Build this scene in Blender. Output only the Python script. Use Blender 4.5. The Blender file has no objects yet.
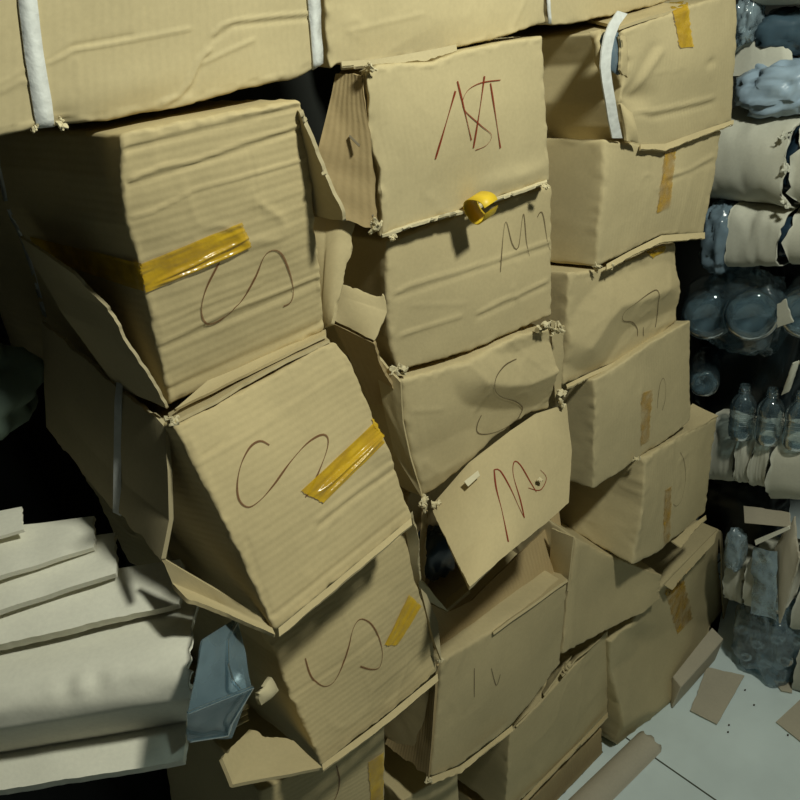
import bpy, math, random
import numpy as np
from mathutils import Vector, Matrix
from mathutils.bvhtree import BVHTree

random.seed(7); RNG = np.random.default_rng(11)
scene = bpy.context.scene
COL = scene.collection

# ------------------------------------------------------------------ camera frame
F = 800.0; H = 1.55
_vx = np.array([1100.0, 580.0, F]); _a = 173.0; _b = (F*F + 1100*_a)/580.0
XR = _vx/np.linalg.norm(_vx); ZR = -np.array([_a, -_b, F]); ZR /= np.linalg.norm(ZR)
YR = -np.cross(ZR, XR)
EYE = np.array([0.0, 0.0, H])
YW = 0.664                                   # front plane of the carton wall

def ray(px, py):
    r = np.array([px-400.0, 400.0-py, F]); return np.array([r@XR, r@YR, r@ZR])
def un(px, py, off=0.0):
    d = ray(px, py); return EYE + d*((YW+off)/d[1])
def unz(px, py, z):
    d = ray(px, py); return EYE + d*((z-H)/d[2])
def unx(px, py, x):
    d = ray(px, py); return EYE + d*(x/d[0])
CM = np.array([XR, YR, ZR])                  # rows world axes in (right, up, fwd)
def proj(P):
    q = (P-EYE)@CM; return np.stack([400+F*q[..., 0]/q[..., 2], 400-F*q[..., 1]/q[..., 2]], -1)

# ------------------------------------------------------------------ noise
def _hash(i, j, k, s):
    n = (i*374761393 + j*668265263 + k*2147483647 + s*974711) & 0xffffffff
    n = ((n ^ (n >> 13))*1274126177) & 0xffffffff
    n = ((n ^ (n >> 16))*2246822519) & 0xffffffff
    return ((n ^ (n >> 15)) & 0xffffff)/float(0xffffff)*2-1
def vnoise(p, s=0):
    p = np.asarray(p, float); i = np.floor(p).astype(np.int64); f = p-i; f = f*f*(3-2*f)
    r = 0
    for a in (0, 1):
        for b in (0, 1):
            for c in (0, 1):
                w = (f[..., 0] if a else 1-f[..., 0])*(f[..., 1] if b else 1-f[..., 1])*(f[..., 2] if c else 1-f[..., 2])
                r = r + w*_hash(i[..., 0]+a, i[..., 1]+b, i[..., 2]+c, s)
    return r
def fbm(p, s=0, o=3):
    r = 0; a = 1.0; p = np.asarray(p, float)
    for k in range(o):
        r = r + a*vnoise(p*(2.03**k), s+k*17); a *= .5
    return r

# ------------------------------------------------------------------ materials
def lin(c):
    return tuple(((v/255)/12.92 if v <= 10 else (((v/255)+.055)/1.055)**2.4) for v in c)+(1,)
def new_mat(name):
    m = bpy.data.materials.new(name); m.use_nodes = True; nt = m.node_tree
    return m, nt, nt.nodes['Principled BSDF']
def N(nt, t, **kw):
    n = nt.nodes.new(t)
    for k, v in kw.items(): setattr(n, k, v)
    return n
def card_mat(name, col, rough=.78, flute=None, mottle=.10, bump=.25, fine=220, stain=None):
    m, nt, bs = new_mat(name); L = nt.links.new
    at = N(nt, 'ShaderNodeAttribute', attribute_name='cu')
    n1 = N(nt, 'ShaderNodeTexNoise'); n1.inputs['Scale'].default_value = 9; n1.inputs['Detail'].default_value = 5; L(at.outputs['Vector'], n1.inputs['Vector'])
    n2 = N(nt, 'ShaderNodeTexNoise'); n2.inputs['Scale'].default_value = fine; n2.inputs['Detail'].default_value = 3; L(at.outputs['Vector'], n2.inputs['Vector'])
    mr = N(nt, 'ShaderNodeMapRange'); mr.inputs[1].default_value = .3; mr.inputs[2].default_value = .7; mr.inputs[3].default_value = 1-mottle; mr.inputs[4].default_value = 1+mottle*.6; L(n1.outputs['Fac'], mr.inputs[0])
    mr2 = N(nt, 'ShaderNodeMapRange'); mr2.inputs[3].default_value = .92; mr2.inputs[4].default_value = 1.08; L(n2.outputs['Fac'], mr2.inputs[0])
    mu = N(nt, 'ShaderNodeMath', operation='MULTIPLY'); L(mr.outputs[0], mu.inputs[0]); L(mr2.outputs[0], mu.inputs[1])
    vm = N(nt, 'ShaderNodeVectorMath', operation='SCALE'); vm.inputs[0].default_value = lin(col)[:3]; L(mu.outputs[0], vm.inputs['Scale'])
    L(vm.outputs[0], bs.inputs['Base Color'])
    bs.inputs['Roughness'].default_value = rough; bs.inputs['Specular IOR Level'].default_value = .28
    h = n2.outputs['Fac']
    if flute is not None:
        w = N(nt, 'ShaderNodeTexWave', wave_type='BANDS', bands_direction='XYZ'[flute]); w.inputs['Scale'].default_value = 42; w.inputs['Distortion'].default_value = 1.2; w.inputs['Detail'].default_value = 2; w.inputs['Detail Scale'].default_value = .6
        L(at.outputs['Vector'], w.inputs['Vector'])
        ad = N(nt, 'ShaderNodeMath', operation='MULTIPLY_ADD'); ad.inputs[1].default_value = 1.3; L(w.outputs['Fac'], ad.inputs[0]); L(h, ad.inputs[2]); h = ad.outputs[0]
    b = N(nt, 'ShaderNodeBump'); b.inputs['Strength'].default_value = bump; b.inputs['Distance'].default_value = .0008; L(h, b.inputs['Height']); L(b.outputs[0], bs.inputs['Normal'])
    return m
CARD_H = card_mat('kraft_cardboard_flutes_across', (191, 174, 131), flute=1, bump=.15)
CARD_V = card_mat('kraft_cardboard_flutes_upright', (189, 174, 134), flute=0, bump=.11)
CARD = card_mat('kraft_cardboard_plain', (190, 174, 133), bump=.2)
CARD_G = card_mat('kraft_cardboard_greyed', (178, 165, 130), bump=.2)
CARD_B = card_mat('kraft_cardboard_brown', (170, 149, 108), flute=0, bump=.25)
CORE = card_mat('torn_cardboard_core', (206, 194, 158), bump=.4)
BOARD = card_mat('grey_chipboard', (232, 229, 212), bump=.15, mottle=.06)
PAPER = card_mat('grey_wrapping_paper', (190, 189, 174), bump=.15, mottle=.07)
BOARD2 = card_mat('brown_grey_board', (184, 176, 156), bump=.15, mottle=.06)

def tape_mat(nm, c0, c1, a0, a1):
    m, nt, bs = new_mat(nm); L = nt.links.new
    at = N(nt, 'ShaderNodeAttribute', attribute_name='cu')
    n = N(nt, 'ShaderNodeTexNoise'); n.inputs['Scale'].default_value = 45; n.inputs['Detail'].default_value = 3; L(at.outputs['Vector'], n.inputs['Vector'])
    cr = N(nt, 'ShaderNodeValToRGB'); cr.color_ramp.elements[0].color = lin(c0); cr.color_ramp.elements[1].color = lin(c1); cr.color_ramp.elements[0].position = .35; cr.color_ramp.elements[1].position = .65
    L(n.outputs['Fac'], cr.inputs[0]); L(cr.outputs[0], bs.inputs['Base Color'])
    bs.inputs['Roughness'].default_value = .22
    mr = N(nt, 'ShaderNodeMapRange'); mr.inputs[1].default_value = .3; mr.inputs[2].default_value = .7; mr.inputs[3].default_value = a0; mr.inputs[4].default_value = a1; L(n.outputs['Fac'], mr.inputs[0]); L(mr.outputs[0], bs.inputs['Alpha'])
    b = N(nt, 'ShaderNodeBump'); b.inputs['Strength'].default_value = .8; b.inputs['Distance'].default_value = .003; L(n.outputs['Fac'], b.inputs['Height']); L(b.outputs[0], bs.inputs['Normal'])
    return m
TAPE = tape_mat('yellow_packing_tape', (200, 158, 24), (216, 176, 40), .66, .86)
TAPE_F = tape_mat('faded_packing_tape', (170, 122, 30), (196, 152, 40), .12, .72)
def simple(name, col, rough=.5, spec=.4, alpha=1, noise=None):
    m, nt, bs = new_mat(name); bs.inputs['Base Color'].default_value = lin(col); bs.inputs['Roughness'].default_value = rough
    bs.inputs['Specular IOR Level'].default_value = spec; bs.inputs['Alpha'].default_value = alpha
    if noise:
        tc = N(nt, 'ShaderNodeTexCoord'); n = N(nt, 'ShaderNodeTexNoise'); n.inputs['Scale'].default_value = noise; n.inputs['Detail'].default_value = 4
        nt.links.new(tc.outputs['Object'], n.inputs['Vector'])
        b = N(nt, 'ShaderNodeBump'); b.inputs['Strength'].default_value = .5; b.inputs['Distance'].default_value = .003
        nt.links.new(n.outputs['Fac'], b.inputs['Height']); nt.links.new(b.outputs[0], bs.inputs['Normal'])
        mx = N(nt, 'ShaderNodeMix', data_type='RGBA'); nt.links.new(n.outputs['Fac'], mx.inputs[0])
        c = lin(col); mx.inputs[6].default_value = tuple(v*.8 for v in c[:3])+(1,); mx.inputs[7].default_value = tuple(min(1, v*1.2) for v in c[:3])+(1,)
        nt.links.new(mx.outputs[2], bs.inputs['Base Color'])
    return m
STRAP = simple('white_plastic_strap', (214, 216, 212), .35, .5, noise=90)
INK_R = simple('red_marker_ink', (128, 44, 22), .6, .2, .88)
INK_B = simple('brown_marker_ink', (112, 68, 38), .6, .2, .7)
INK_D = simple('dark_pen_ink', (92, 76, 52), .6, .2, .7)
BLACK = simple('black_shade_fill', (16, 18, 19), .6, .2, noise=30)  # near-black colour for the added shade mass behind the folded boards
GREEN = simple('dark_green_sack_plastic', (104, 120, 108), .55, .3, noise=22)
STEEL = simple('dull_staple_wire', (120, 110, 90), .4, .6)
DIRT = simple('dark_grit', (70, 64, 52), .9, .1)
BLUE = simple('blue_grey_plastic_film', (104, 122, 134), .25, .6, .92, noise=40)
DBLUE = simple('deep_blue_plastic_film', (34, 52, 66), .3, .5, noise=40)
def film_mat(name, tint, haze, hazecol, rough=.07, scale=35):
    m = bpy.data.materials.new(name); m.use_nodes = True; nt = m.node_tree; nt.nodes.clear(); L = nt.links.new
    out = N(nt, 'ShaderNodeOutputMaterial'); tr = N(nt, 'ShaderNodeBsdfTransparent'); tr.inputs[0].default_value = tint+(1,)
    gl = N(nt, 'ShaderNodeBsdfGlossy'); gl.inputs['Roughness'].default_value = rough
    df = N(nt, 'ShaderNodeBsdfDiffuse'); df.inputs[0].default_value = lin(hazecol)
    tc = N(nt, 'ShaderNodeTexCoord'); n = N(nt, 'ShaderNodeTexNoise'); n.inputs['Scale'].default_value = scale; n.inputs['Detail'].default_value = 3; L(tc.outputs['Object'], n.inputs['Vector'])
    b = N(nt, 'ShaderNodeBump'); b.inputs['Strength'].default_value = .35; b.inputs['Distance'].default_value = .004; L(n.outputs['Fac'], b.inputs['Height'])
    L(b.outputs[0], gl.inputs['Normal'])
    lw = N(nt, 'ShaderNodeLayerWeight'); lw.inputs[0].default_value = .35; L(b.outputs[0], lw.inputs['Normal'])
    mr = N(nt, 'ShaderNodeMapRange'); mr.inputs[1].default_value = .35; mr.inputs[2].default_value = .75; mr.inputs[3].default_value = haze*.5; mr.inputs[4].default_value = haze*1.4; L(n.outputs['Fac'], mr.inputs[0])
    m1 = N(nt, 'ShaderNodeMixShader'); L(mr.outputs[0], m1.inputs[0]); L(tr.outputs[0], m1.inputs[1]); L(df.outputs[0], m1.inputs[2])
    mr2 = N(nt, 'ShaderNodeMapRange'); mr2.inputs[3].default_value = .06; mr2.inputs[4].default_value = .6; L(lw.outputs['Fresnel'], mr2.inputs[0])
    m2 = N(nt, 'ShaderNodeMixShader'); L(mr2.outputs[0], m2.inputs[0]); L(m1.outputs[0], m2.inputs[1]); L(gl.outputs[0], m2.inputs[2])
    L(m2.outputs[0], out.inputs[0]); return m
CLEAR = film_mat('clear_bottle_plastic', (.80, .88, .92), .13, (150, 178, 190), .05)
FILM = film_mat('hazy_plastic_film', (.80, .88, .92), .55, (160, 180, 190), .12)
SMOKE = film_mat('smoky_plastic_film', (.45, .55, .60), .40, (80, 100, 112), .12)
TRAY = film_mat('clear_tray_plastic', (.70, .80, .84), .50, (120, 140, 148), .05, 14)

# ------------------------------------------------------------------ object helpers
def mesh_obj(name, V, Fc, mat, parent=None, cu=None, smooth=True):
    V = np.asarray(V, float)
    base = np.zeros(3); q_ = parent
    while q_ is not None: base = base+np.array(q_.location); q_ = q_.parent
    me = bpy.data.meshes.new(name); me.from_pydata((V-base).tolist(), [], [tuple(int(i) for i in f) for f in Fc]); me.update()
    if smooth: me.polygons.foreach_set('use_smooth', [True]*len(me.polygons))
    at = me.attributes.new('cu', 'FLOAT_VECTOR', 'POINT')
    c = np.asarray(V if cu is None else cu, float); at.data.foreach_set('vector', c.astype(np.float32).ravel())
    me.materials.append(mat)
    o = bpy.data.objects.new(name, me); COL.objects.link(o)
    if parent is not None: o.parent = parent
    return o
def tag(o, label, cat, group=None, kind=None):
    o['label'] = label; o['category'] = cat
    if group: o['group'] = group
    if kind: o['kind'] = kind
    return o
def thing(name, label, cat, loc, group=None):
    o = bpy.data.objects.new(name, None); o.empty_display_size = .05; o.location = tuple(float(v) for v in loc); COL.objects.link(o)
    return tag(o, label, cat, group)
def recentre(o):
    me = o.data; n = len(me.vertices); co = np.empty(n*3, np.float32); me.vertices.foreach_get('co', co); co = co.reshape(-1, 3)
    c = np.array([(co[:, 0].min()+co[:, 0].max())/2, (co[:, 1].min()+co[:, 1].max())/2, co[:, 2].min()]); me.vertices.foreach_set('co', (co-c).ravel()); o.location = tuple(float(v) for v in c); me.update()
    return o

def pt(p, o0=0.0):
    if isinstance(p, np.ndarray): return p
    return un(p[0], p[1], p[2] if len(p) > 2 else o0)
def edge(a, b, mid):
    """3D polyline a..b with intermediate points; points are (px,py[,off]) or 3D arrays"""
    pts = [a]+list(mid or [])+[b]
    if not isinstance(a, np.ndarray):
        L = [0]
        for p, q in zip(pts, pts[1:]): L.append(L[-1]+math.hypot(q[0]-p[0], q[1]-p[1]))
        oa = a[2] if len(a) > 2 else 0; ob = b[2] if len(b) > 2 else 0
        P = [un(p[0], p[1], p[2] if len(p) > 2 else oa+(ob-oa)*l/max(L[-1], 1e-6)) for p, l in zip(pts, L)]
    else: P = pts
    P = np.array(P); d = np.r_[0, np.cumsum(np.linalg.norm(np.diff(P, axis=0), axis=1))]; return d/d[-1], P
def ev(e, t):
    return np.stack([np.interp(t, e[0], e[1][:, k]) for k in range(3)], -1)
class Patch:
    def __init__(s, TL, TR, BR, BL, top=None, bottom=None, left=None, right=None):
        s.t = edge(TL, TR, top); s.b = edge(BL, BR, bottom); s.l = edge(BL, TL, list(reversed(left)) if left else None); s.r = edge(BR, TR, list(reversed(right)) if right else None)
        s.c = [s.b[1][0], s.b[1][-1], s.t[1][0], s.t[1][-1]]
        s.W = (np.linalg.norm(s.c[1]-s.c[0])+np.linalg.norm(s.c[3]-s.c[2]))/2
        s.Hh = (np.linalg.norm(s.c[2]-s.c[0])+np.linalg.norm(s.c[3]-s.c[1]))/2
        n = np.cross(s.c[3]-s.c[0], s.c[2]-s.c[1]); n /= np.linalg.norm(n); s.n = n if n[1] < 0 else -n
    def __call__(s, u, v):
        u = np.asarray(u, float); v = np.asarray(v, float); U = u[..., None]; V = v[..., None]
        uc = np.clip(u, 0, 1); vc = np.clip(v, 0, 1)
        S = (1-V)*ev(s.b, uc)+V*ev(s.t, uc)+(1-U)*ev(s.l, vc)+U*ev(s.r, vc)
        return S-((1-U)*(1-V)*s.c[0]+U*(1-V)*s.c[1]+(1-U)*V*s.c[2]+U*V*s.c[3])

def segdist(Q, poly):
    d = np.full(Q.shape[:-1], 1e9); poly = np.array(poly, float)
    for a, b in zip(poly[:-1], poly[1:]):
        ab = b-a; t = np.clip(((Q-a)@ab)/(ab@ab), 0, 1); d = np.minimum(d, np.linalg.norm(Q-(a+t[..., None]*ab), axis=-1))
    return d
def spaced(n, L, r):
    k = max(2, int(round(3)))
    e = np.array([0, .25, .6, 1.0])*r/L if r/L < .3 else np.array([0, .3])*r/L
    mid = np.linspace(e[-1], 1-e[-1], max(2, n)); return np.r_[e[:-1], mid, (1-e[:-1])[::-1]]

CARTONS = {}
class Carton:
    def __init__(s, key, label, TL, TR, BR, BL, top=None, bottom=None, left=None, right=None, depth=.34, back=(0, 0), backt=None, r=.005,
                 creases=(), dents=(), ridges=(), wash=None, amp=.0022, mat=None, group='cardboard cartons stacked along the wall', cell=2.4, name='carton', cat='carton', seed=None, wear=.0011, nw=None, taper=(1, 1), zmin=None, wr=.0011):
        r = min(r, .008)*.62; s.zmin = zmin; s.wr = wr
        s.p = Patch(TL, TR, BR, BL, top, bottom, left, right); s.depth = depth; s.key = key
        s.back = np.array([back[0], depth, back[1]]); s.backt = s.back if backt is None else np.array([backt[0], depth, backt[1]])
        s.creases = creases; s.dents = dents; s.ridges = ridges; s.wash = wash; s.amp = amp; s.r = r; s.wear = wear
        s.seed = seed if seed is not None else (len(CARTONS)*31+5); s.taper = taper
        W, Hh, D = s.p.W, s.p.Hh, depth
        pxw = np.linalg.norm(proj(s.p.c[0])-proj(s.p.c[1])); pxh = np.linalg.norm(proj(s.p.c[0])-proj(s.p.c[2]))
        nu = int(min(150, max(16, pxw/cell))); nv = int(min(130, max(16, pxh/cell))); nw = nw or 40
        U = spaced(nu, W, r); V = spaced(nv, Hh, r); Wd = spaced(nw, D, r); nu, nv, nw = len(U), len(V), len(Wd)
        idx = {}; P = []; faces = []
        def vid(i, j, k):
            q = (i, j, k)
            if q not in idx: idx[q] = len(P); P.append((U[i], V[j], Wd[k]))
            return idx[q]
        for i in range(nu-1):
            for j in range(nv-1):
                faces.append((vid(i, j, 0), vid(i+1, j, 0), vid(i+1, j+1, 0), vid(i, j+1, 0)))
        # back face coarse is still the same lattice border
        for i in range(nu-1):
            for j in range(nv-1):
                faces.append((vid(i, j, nw-1), vid(i, j+1, nw-1), vid(i+1, j+1, nw-1), vid(i+1, j, nw-1)))
        for k in range(nw-1):
            for j in range(nv-1):
                faces.append((vid(0, j, k), vid(0, j+1, k), vid(0, j+1, k+1), vid(0, j, k+1)))
                faces.append((vid(nu-1, j, k), vid(nu-1, j, k+1), vid(nu-1, j+1, k+1), vid(nu-1, j+1, k)))
            for i in range(nu-1):
                faces.append((vid(i, 0, k), vid(i, 0, k+1), vid(i+1, 0, k+1), vid(i+1, 0, k)))
                faces.append((vid(i, nv-1, k), vid(i+1, nv-1, k), vid(i+1, nv-1, k+1), vid(i, nv-1, k+1)))
        P = np.array(P); s.V = s.pos(P); s.F = faces
        zmin = s.V[:, 2].min(); c = (s.V.max(0)+s.V.min(0))/2
        s.root = thing(name, label, cat, (c[0], c[1], zmin), group)
        s.body = mesh_obj('body', s.V, faces, mat or CARD, s.root, cu=P*np.array([W, Hh, D])+s.seed*.37)
        s.bvh = BVHTree.FromPolygons([tuple(v) for v in s.V], faces)
        nf = (nu)*(nv); s.fu = np.array([(U[i], V[j]) for i in range(nu) for j in range(nv)])
        s.fpx = proj(s.V[[idx[(i, j, 0)] for i in range(nu) for j in range(nv)]])
        CARTONS[key] = s
    def uv_at(s, x, y):
        return s.fu[np.argmin(((s.fpx-np.array([x, y]))**2).sum(1))]
    def pos(s, P, out=0.0):
        W, Hh, D, r = s.p.W, s.p.Hh, s.depth, s.r
        L = np.array([W, Hh, D]); M = P*L; rr = min(r, .3*L.min()); q = np.clip(M, rr, L-rr); d = M-q; n = np.linalg.norm(d, axis=1, keepdims=True)
        nrm = np.where(n > 1e-9, d/np.maximum(n, 1e-9), 0)
        M2 = q+nrm*(rr+out) if out or True else M
        onsurf = n > 1e-9
        M2 = np.where(onsurf, M2, M); Q = M2/L
        S = s.p(np.clip(Q[:, 0], -.2, 1.2), np.clip(Q[:, 1], -.2, 1.2)); v = np.clip(Q[:, 1:2], 0, 1)
        S = S+Q[:, 2:3]*((1-v)*s.back+v*s.backt)
        fade = np.exp(-np.clip(Q[:, 2], 0, 1)*D/.035)
        px = proj(S); h = np.zeros(len(P))
        for poly, w, a in s.creases: h += .68*a*np.exp(-(segdist(px, poly)/(w*.78))**2)
        for poly, w, a in s.ridges: h += a*np.clip(1-segdist(px, poly)/w, 0, 1)
        for x, y, rx, ry, ang, a in s.dents:
            dx = px[:, 0]-x; dy = px[:, 1]-y; ca, sa = math.cos(math.radians(ang)), math.sin(math.radians(ang))
            h += a*np.exp(-((dx*ca+dy*sa)/rx)**2-((-dx*sa+dy*ca)/ry)**2)
        if s.wash:
            a, per, ax = s.wash
            h += a*np.sin(2*math.pi*M2[:, ax]/per+2*vnoise(M2*9, s.seed))*(.35+.65*vnoise(M2*14, s.seed+3))
        wn = np.clip(1-np.abs(fbm(M2*np.array([16., 16., 16.])+s.seed*1.3, s.seed+7, 2))*3.2, 0, 1)**3*np.clip(vnoise(M2*8+s.seed, s.seed+11)+.15, 0, 1)
        h2 = s.wr*2.2*wn+s.wr*.35*fbm(M2*30+s.seed, s.seed+13, 2)
        S = S+(h*fade+np.where(Q[:, 2] < .02, h2, 0))[:, None]*s.p.n
        S[:, 0] += np.where((Q[:, 0] < .02) & (Q[:, 2] > .01), -h2, 0)
        nn = M2*np.array([7., 7., 7.])+s.seed
        S = S+s.amp*np.stack([vnoise(nn, 1), vnoise(nn, 2), vnoise(nn, 3)], -1)
        edgy = (np.sum((M < 1.5*rr) | (M > L-1.5*rr), axis=1) >= 2)[:, None]
        n2 = M2*95+s.seed; S = S+np.where(edgy, s.wear, s.wear*.10)*np.stack([fbm(n2, 4, 2), fbm(n2, 5, 2), fbm(n2, 6, 2)], -1)
        if s.zmin is not None: S[:, 2] = np.maximum(S[:, 2], s.zmin)
        return S
    # ---- parts lying on the surface
    def hit(s, x, y, bvh=None):
        d = ray(x, y); d /= np.linalg.norm(d)
        h = (bvh or s.bvh).ray_cast(Vector(EYE), Vector(d))
        if h[0] is None: return None, None
        n = np.array(h[1]); n = n if n@d < 0 else -n
        return np.array(h[0]), n
    def tape(s, A, B, C, D, n=(24, 10), name='tape_strip', off=.0009, mat=None, rag=.8, bvh=None, label=None, fold=None):
        if fold: n = (n[0], 36)
        pts = {}; nu, nv = n
        A, B, C, D = [np.array(q, float) for q in (A, B, C, D)]
        for i in range(nu+1):
            for j in range(nv+1):
                u, v = i/nu, j/nv
                q = (A*(1-u)+B*u)*(1-v)+(D*(1-u)+C*u)*v
                if i in (0, nu): q = q+(1 if i else -1)*(B-A)/np.linalg.norm(B-A)*rag*random.uniform(-1, 1)
                p, nn = s.hit(q[0], q[1], bvh)
                if p is not None: pts[(i, j)] = (p, nn)
        V = []; I = {}
        for k, (p, nn) in pts.items():
            rp = .0007*(1+float(fbm([[k[0]/nu*3+s.seed, k[1]/nv*5, 2.]], 31, 2)[0])); I[k] = len(V)
            for f in (fold or ()): rp += f[1]*math.exp(-((k[1]/nv-f[0]-f[3]*(k[0]/nu-.5))/f[2])**2)*min(1, 4*k[0]/nu, 4*(1-k[0]/nu)+.3)
            V.append(p+nn*(off+rp))
        Fc = []
        for i in range(nu):
            for j in range(nv):
                ks = [(i, j), (i+1, j), (i+1, j+1), (i, j+1)]
                if all(k in I for k in ks):
                    q = [V[I[k]] for k in ks]
                    if max(np.linalg.norm(q[a]-q[(a+1) % 4]) for a in range(4)) < .03: Fc.append([I[k] for k in ks])
        if not Fc: print('tape missed', s.key); return
        o = mesh_obj(name, V[::1], Fc, mat or TAPE, s.root)
        return o
    def ink(s, strokes, mat=INK_B, w=.0011, bvh=None, name='handwritten_stroke', parent=None):
        for st in strokes:
            V = []; Fc = []
            P = np.array(st, float); m = len(P); res = []
            for i in range(m-1):
                p0, p1, p2, p3 = P[max(i-1, 0)], P[i], P[i+1], P[min(i+2, m-1)]
                k = max(3, int(np.linalg.norm(p2-p1)/2))
                for t in np.linspace(0, 1, k, endpoint=(i == m-2)):
                    res.append(.5*(2*p1+(p2-p0)*t+(2*p0-5*p1+4*p2-p3)*t*t+(3*p1-p0-3*p2+p3)*t**3))
            H3 = [s.hit(q[0], q[1], bvh) for q in res]; H3 = [h for h in H3 if h[0] is not None]
            if len(H3) < 3: continue
            b0 = len(V)
            for i, (p, n) in enumerate(H3):
                t = H3[min(i+1, len(H3)-1)][0]-H3[max(i-1, 0)][0]; sd = np.cross(t, n); sd /= max(np.linalg.norm(sd), 1e-9)
                ww = w*(.75+.35*math.sin(i*.23))
                V += [p+n*.0009-sd*ww, p+n*.0009+sd*ww]
            for i in range(len(H3)-1): a = b0+2*i; Fc.append((a, a+1, a+3, a+2))
            mesh_obj(name, V, Fc, mat, parent or s.root)
    def ring_u(s, path, w=.007, full=True, name='strap', mat=None, out=.0022):
        """strap round the carton: px path on the front (top to bottom), then under, behind and over"""
        uv = [s.uv_at(*q) for q in path]; u0, u1 = uv[0][0], uv[-1][0]
        C = []
        vs = np.linspace(1, 0, 36); up = np.interp(vs, [q[1] for q in uv[::-1]], [q[0] for q in uv[::-1]])
        C += [(u, v, 0) for u, v in zip(up, vs)]
        C += [(u1, 0, k) for k in np.linspace(0, 1, 20)[1:]]
        C += [(u1+(u0-u1)*k, k, 1) for k in np.linspace(0, 1, 12)[1:]]
        C += [(u0, 1, 1-k) for k in np.linspace(0, 1, 20)[1:-1]]
        return s._ring(C, 0, w, name, mat, out)
    def ring_w(s, wf, w=.006, name='strap', mat=None, out=.002):
        C = [(0, v, wf) for v in np.linspace(0, 1, 24)]+[(u, 1, wf) for u in np.linspace(0, 1, 16)[1:]]+[(1, v, wf) for v in np.linspace(1, 0, 16)[1:]]+[(u, 0, wf) for u in np.linspace(1, 0, 16)[1:-1]]
        return s._ring(C, 2, w, name, mat, out)
    def _ring(s, C, ax, w, name, mat, out):
        L = np.array([s.p.W, s.p.Hh, s.depth]); rows = []
        for o in (out, out*.2):
            for sg in (-1, 1):
                A = np.array(C, float); A[:, ax] += sg*w/L[ax]
                rows.append(s.pos(A, out=o))
        n = len(C); V = np.concatenate(rows); Fc = []
        R = lambda r, i: r*n+i % n
        for i in range(n):
            for a, b in ((0, 1), (1, 3), (3, 2), (2, 0)): Fc.append((R(a, i), R(b, i), R(b, i+1), R(a, i+1)))
        return mesh_obj(name, V, Fc, mat or STRAP, s.root)
    def flap(s, *a, **k):
        return sheet(k.pop('name', 'flap'), s.root, k.pop('mat', CARD), *a, **k)
    def torn(s, x, y, off=-.01, size=.010, n=3, name='torn_corner', mat=None):
        size *= .8
        return crumple(name, s.root, mat or CORE, un(x, y, off), size, n)
    def lip(s, pts, w=(1, 6), off=-.004, o2=-.008, mat=None, thick=.003, jag=.002, name='bottom_flap'):
        a = [(p[0], p[1]-1, (p[2] if len(p) > 2 else 0)+off) for p in pts]; b = [(p[0]+w[0], p[1]+w[1]*random.uniform(.6, 1.3), (p[2] if len(p) > 2 else 0)+off+o2) for p in pts]
        return sheet(name, s.root, mat or CARD, a[0], a[-1], b[-1], b[0], top=a[1:-1], bottom=b[1:-1], thick=thick, jag=(0, 0, jag, 0), amp=.001, n=(60, 5))

def sheet(name, parent, mat, TL, TR, BR, BL, top=None, bottom=None, left=None, right=None, thick=.004, jag=(0, 0, 0, 0), amp=.002, n=(30, 30), bulge=0, freq=9, seed=None, ret=False, nrm=None):
    p = Patch(TL, TR, BR, BL, top, bottom, left, right); seed = seed if seed is not None else random.randint(0, 999)
    nu, nv = n
    if max(jag) > 0: nu, nv = max(nu, int(p.W/.0022)), max(nv, int(p.Hh/.0022)); nu, nv = min(nu, 110), min(nv, 110)
    U, V = np.meshgrid(np.linspace(0, 1, nu+1), np.linspace(0, 1, nv+1), indexing='ij')
    U0, V0 = U.copy(), V.copy()
    ja = lambda t, s_: fbm(np.stack([t*p.W*47+.37, t*0+s_+.4, t*0+.3], -1), seed+s_, 4)
    jb = lambda t, s_: fbm(np.stack([t*p.Hh*47+.37, t*0+s_+.4, t*0+.3], -1), seed+s_, 4)
    V = V-jag[0]/p.Hh*(.6+ja(U0, 1))*V0**14; U = U-jag[1]/p.W*(.6+jb(V0, 2))*U0**14
    V = V+jag[2]/p.Hh*(.6+ja(U0, 3))*(1-V0)**14; U = U+jag[3]/p.W*(.6+jb(V0, 4))*(1-U0)**14
    S = p(U, V); du = np.gradient(S, axis=0); dv = np.gradient(S, axis=1); nn = np.cross(du, dv); nn /= np.maximum(np.linalg.norm(nn, axis=-1, keepdims=True), 1e-9)
    C = np.stack([U0*p.W, V0*p.Hh, U0*0], -1)
    S = S+nn*(amp*fbm(C*freq+seed, seed, 3)[..., None]+(bulge*4*U0*(1-U0)*np.sin(np.pi*V0))[..., None])
    A = (S+nn*thick/2).reshape(-1, 3); B = (S-nn*thick/2).reshape(-1, 3); m = len(A); ix = lambda i, j: i*(nv+1)+j
    Fc = []
    for i in range(nu):
        for j in range(nv):
            q = (ix(i, j), ix(i+1, j), ix(i+1, j+1), ix(i, j+1)); Fc.append(q); Fc.append(tuple(m+t for t in q[::-1]))
    bd = [ix(i, 0) for i in range(nu)]+[ix(nu, j) for j in range(nv)]+[ix(i, nv) for i in range(nu, 0, -1)]+[ix(0, j) for j in range(nv, 0, -1)]
    # duplicate rim so the cut edge stays crisp
    VV = np.concatenate([A, B, A[bd], B[bd]]); k = len(bd)
    for t in range(k):
        a, b = 2*m+t, 2*m+(t+1) % k; Fc.append((a, a+k, b+k, b))
    cu = np.concatenate([C.reshape(-1, 3), C.reshape(-1, 3)+[0, 0, .01], C.reshape(-1, 3)[bd], C.reshape(-1, 3)[bd]+[0, 0, .01]])+seed*.11
    if ret: return VV, Fc, cu
    return mesh_obj(name, VV, Fc, mat, parent, cu=cu)

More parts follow.
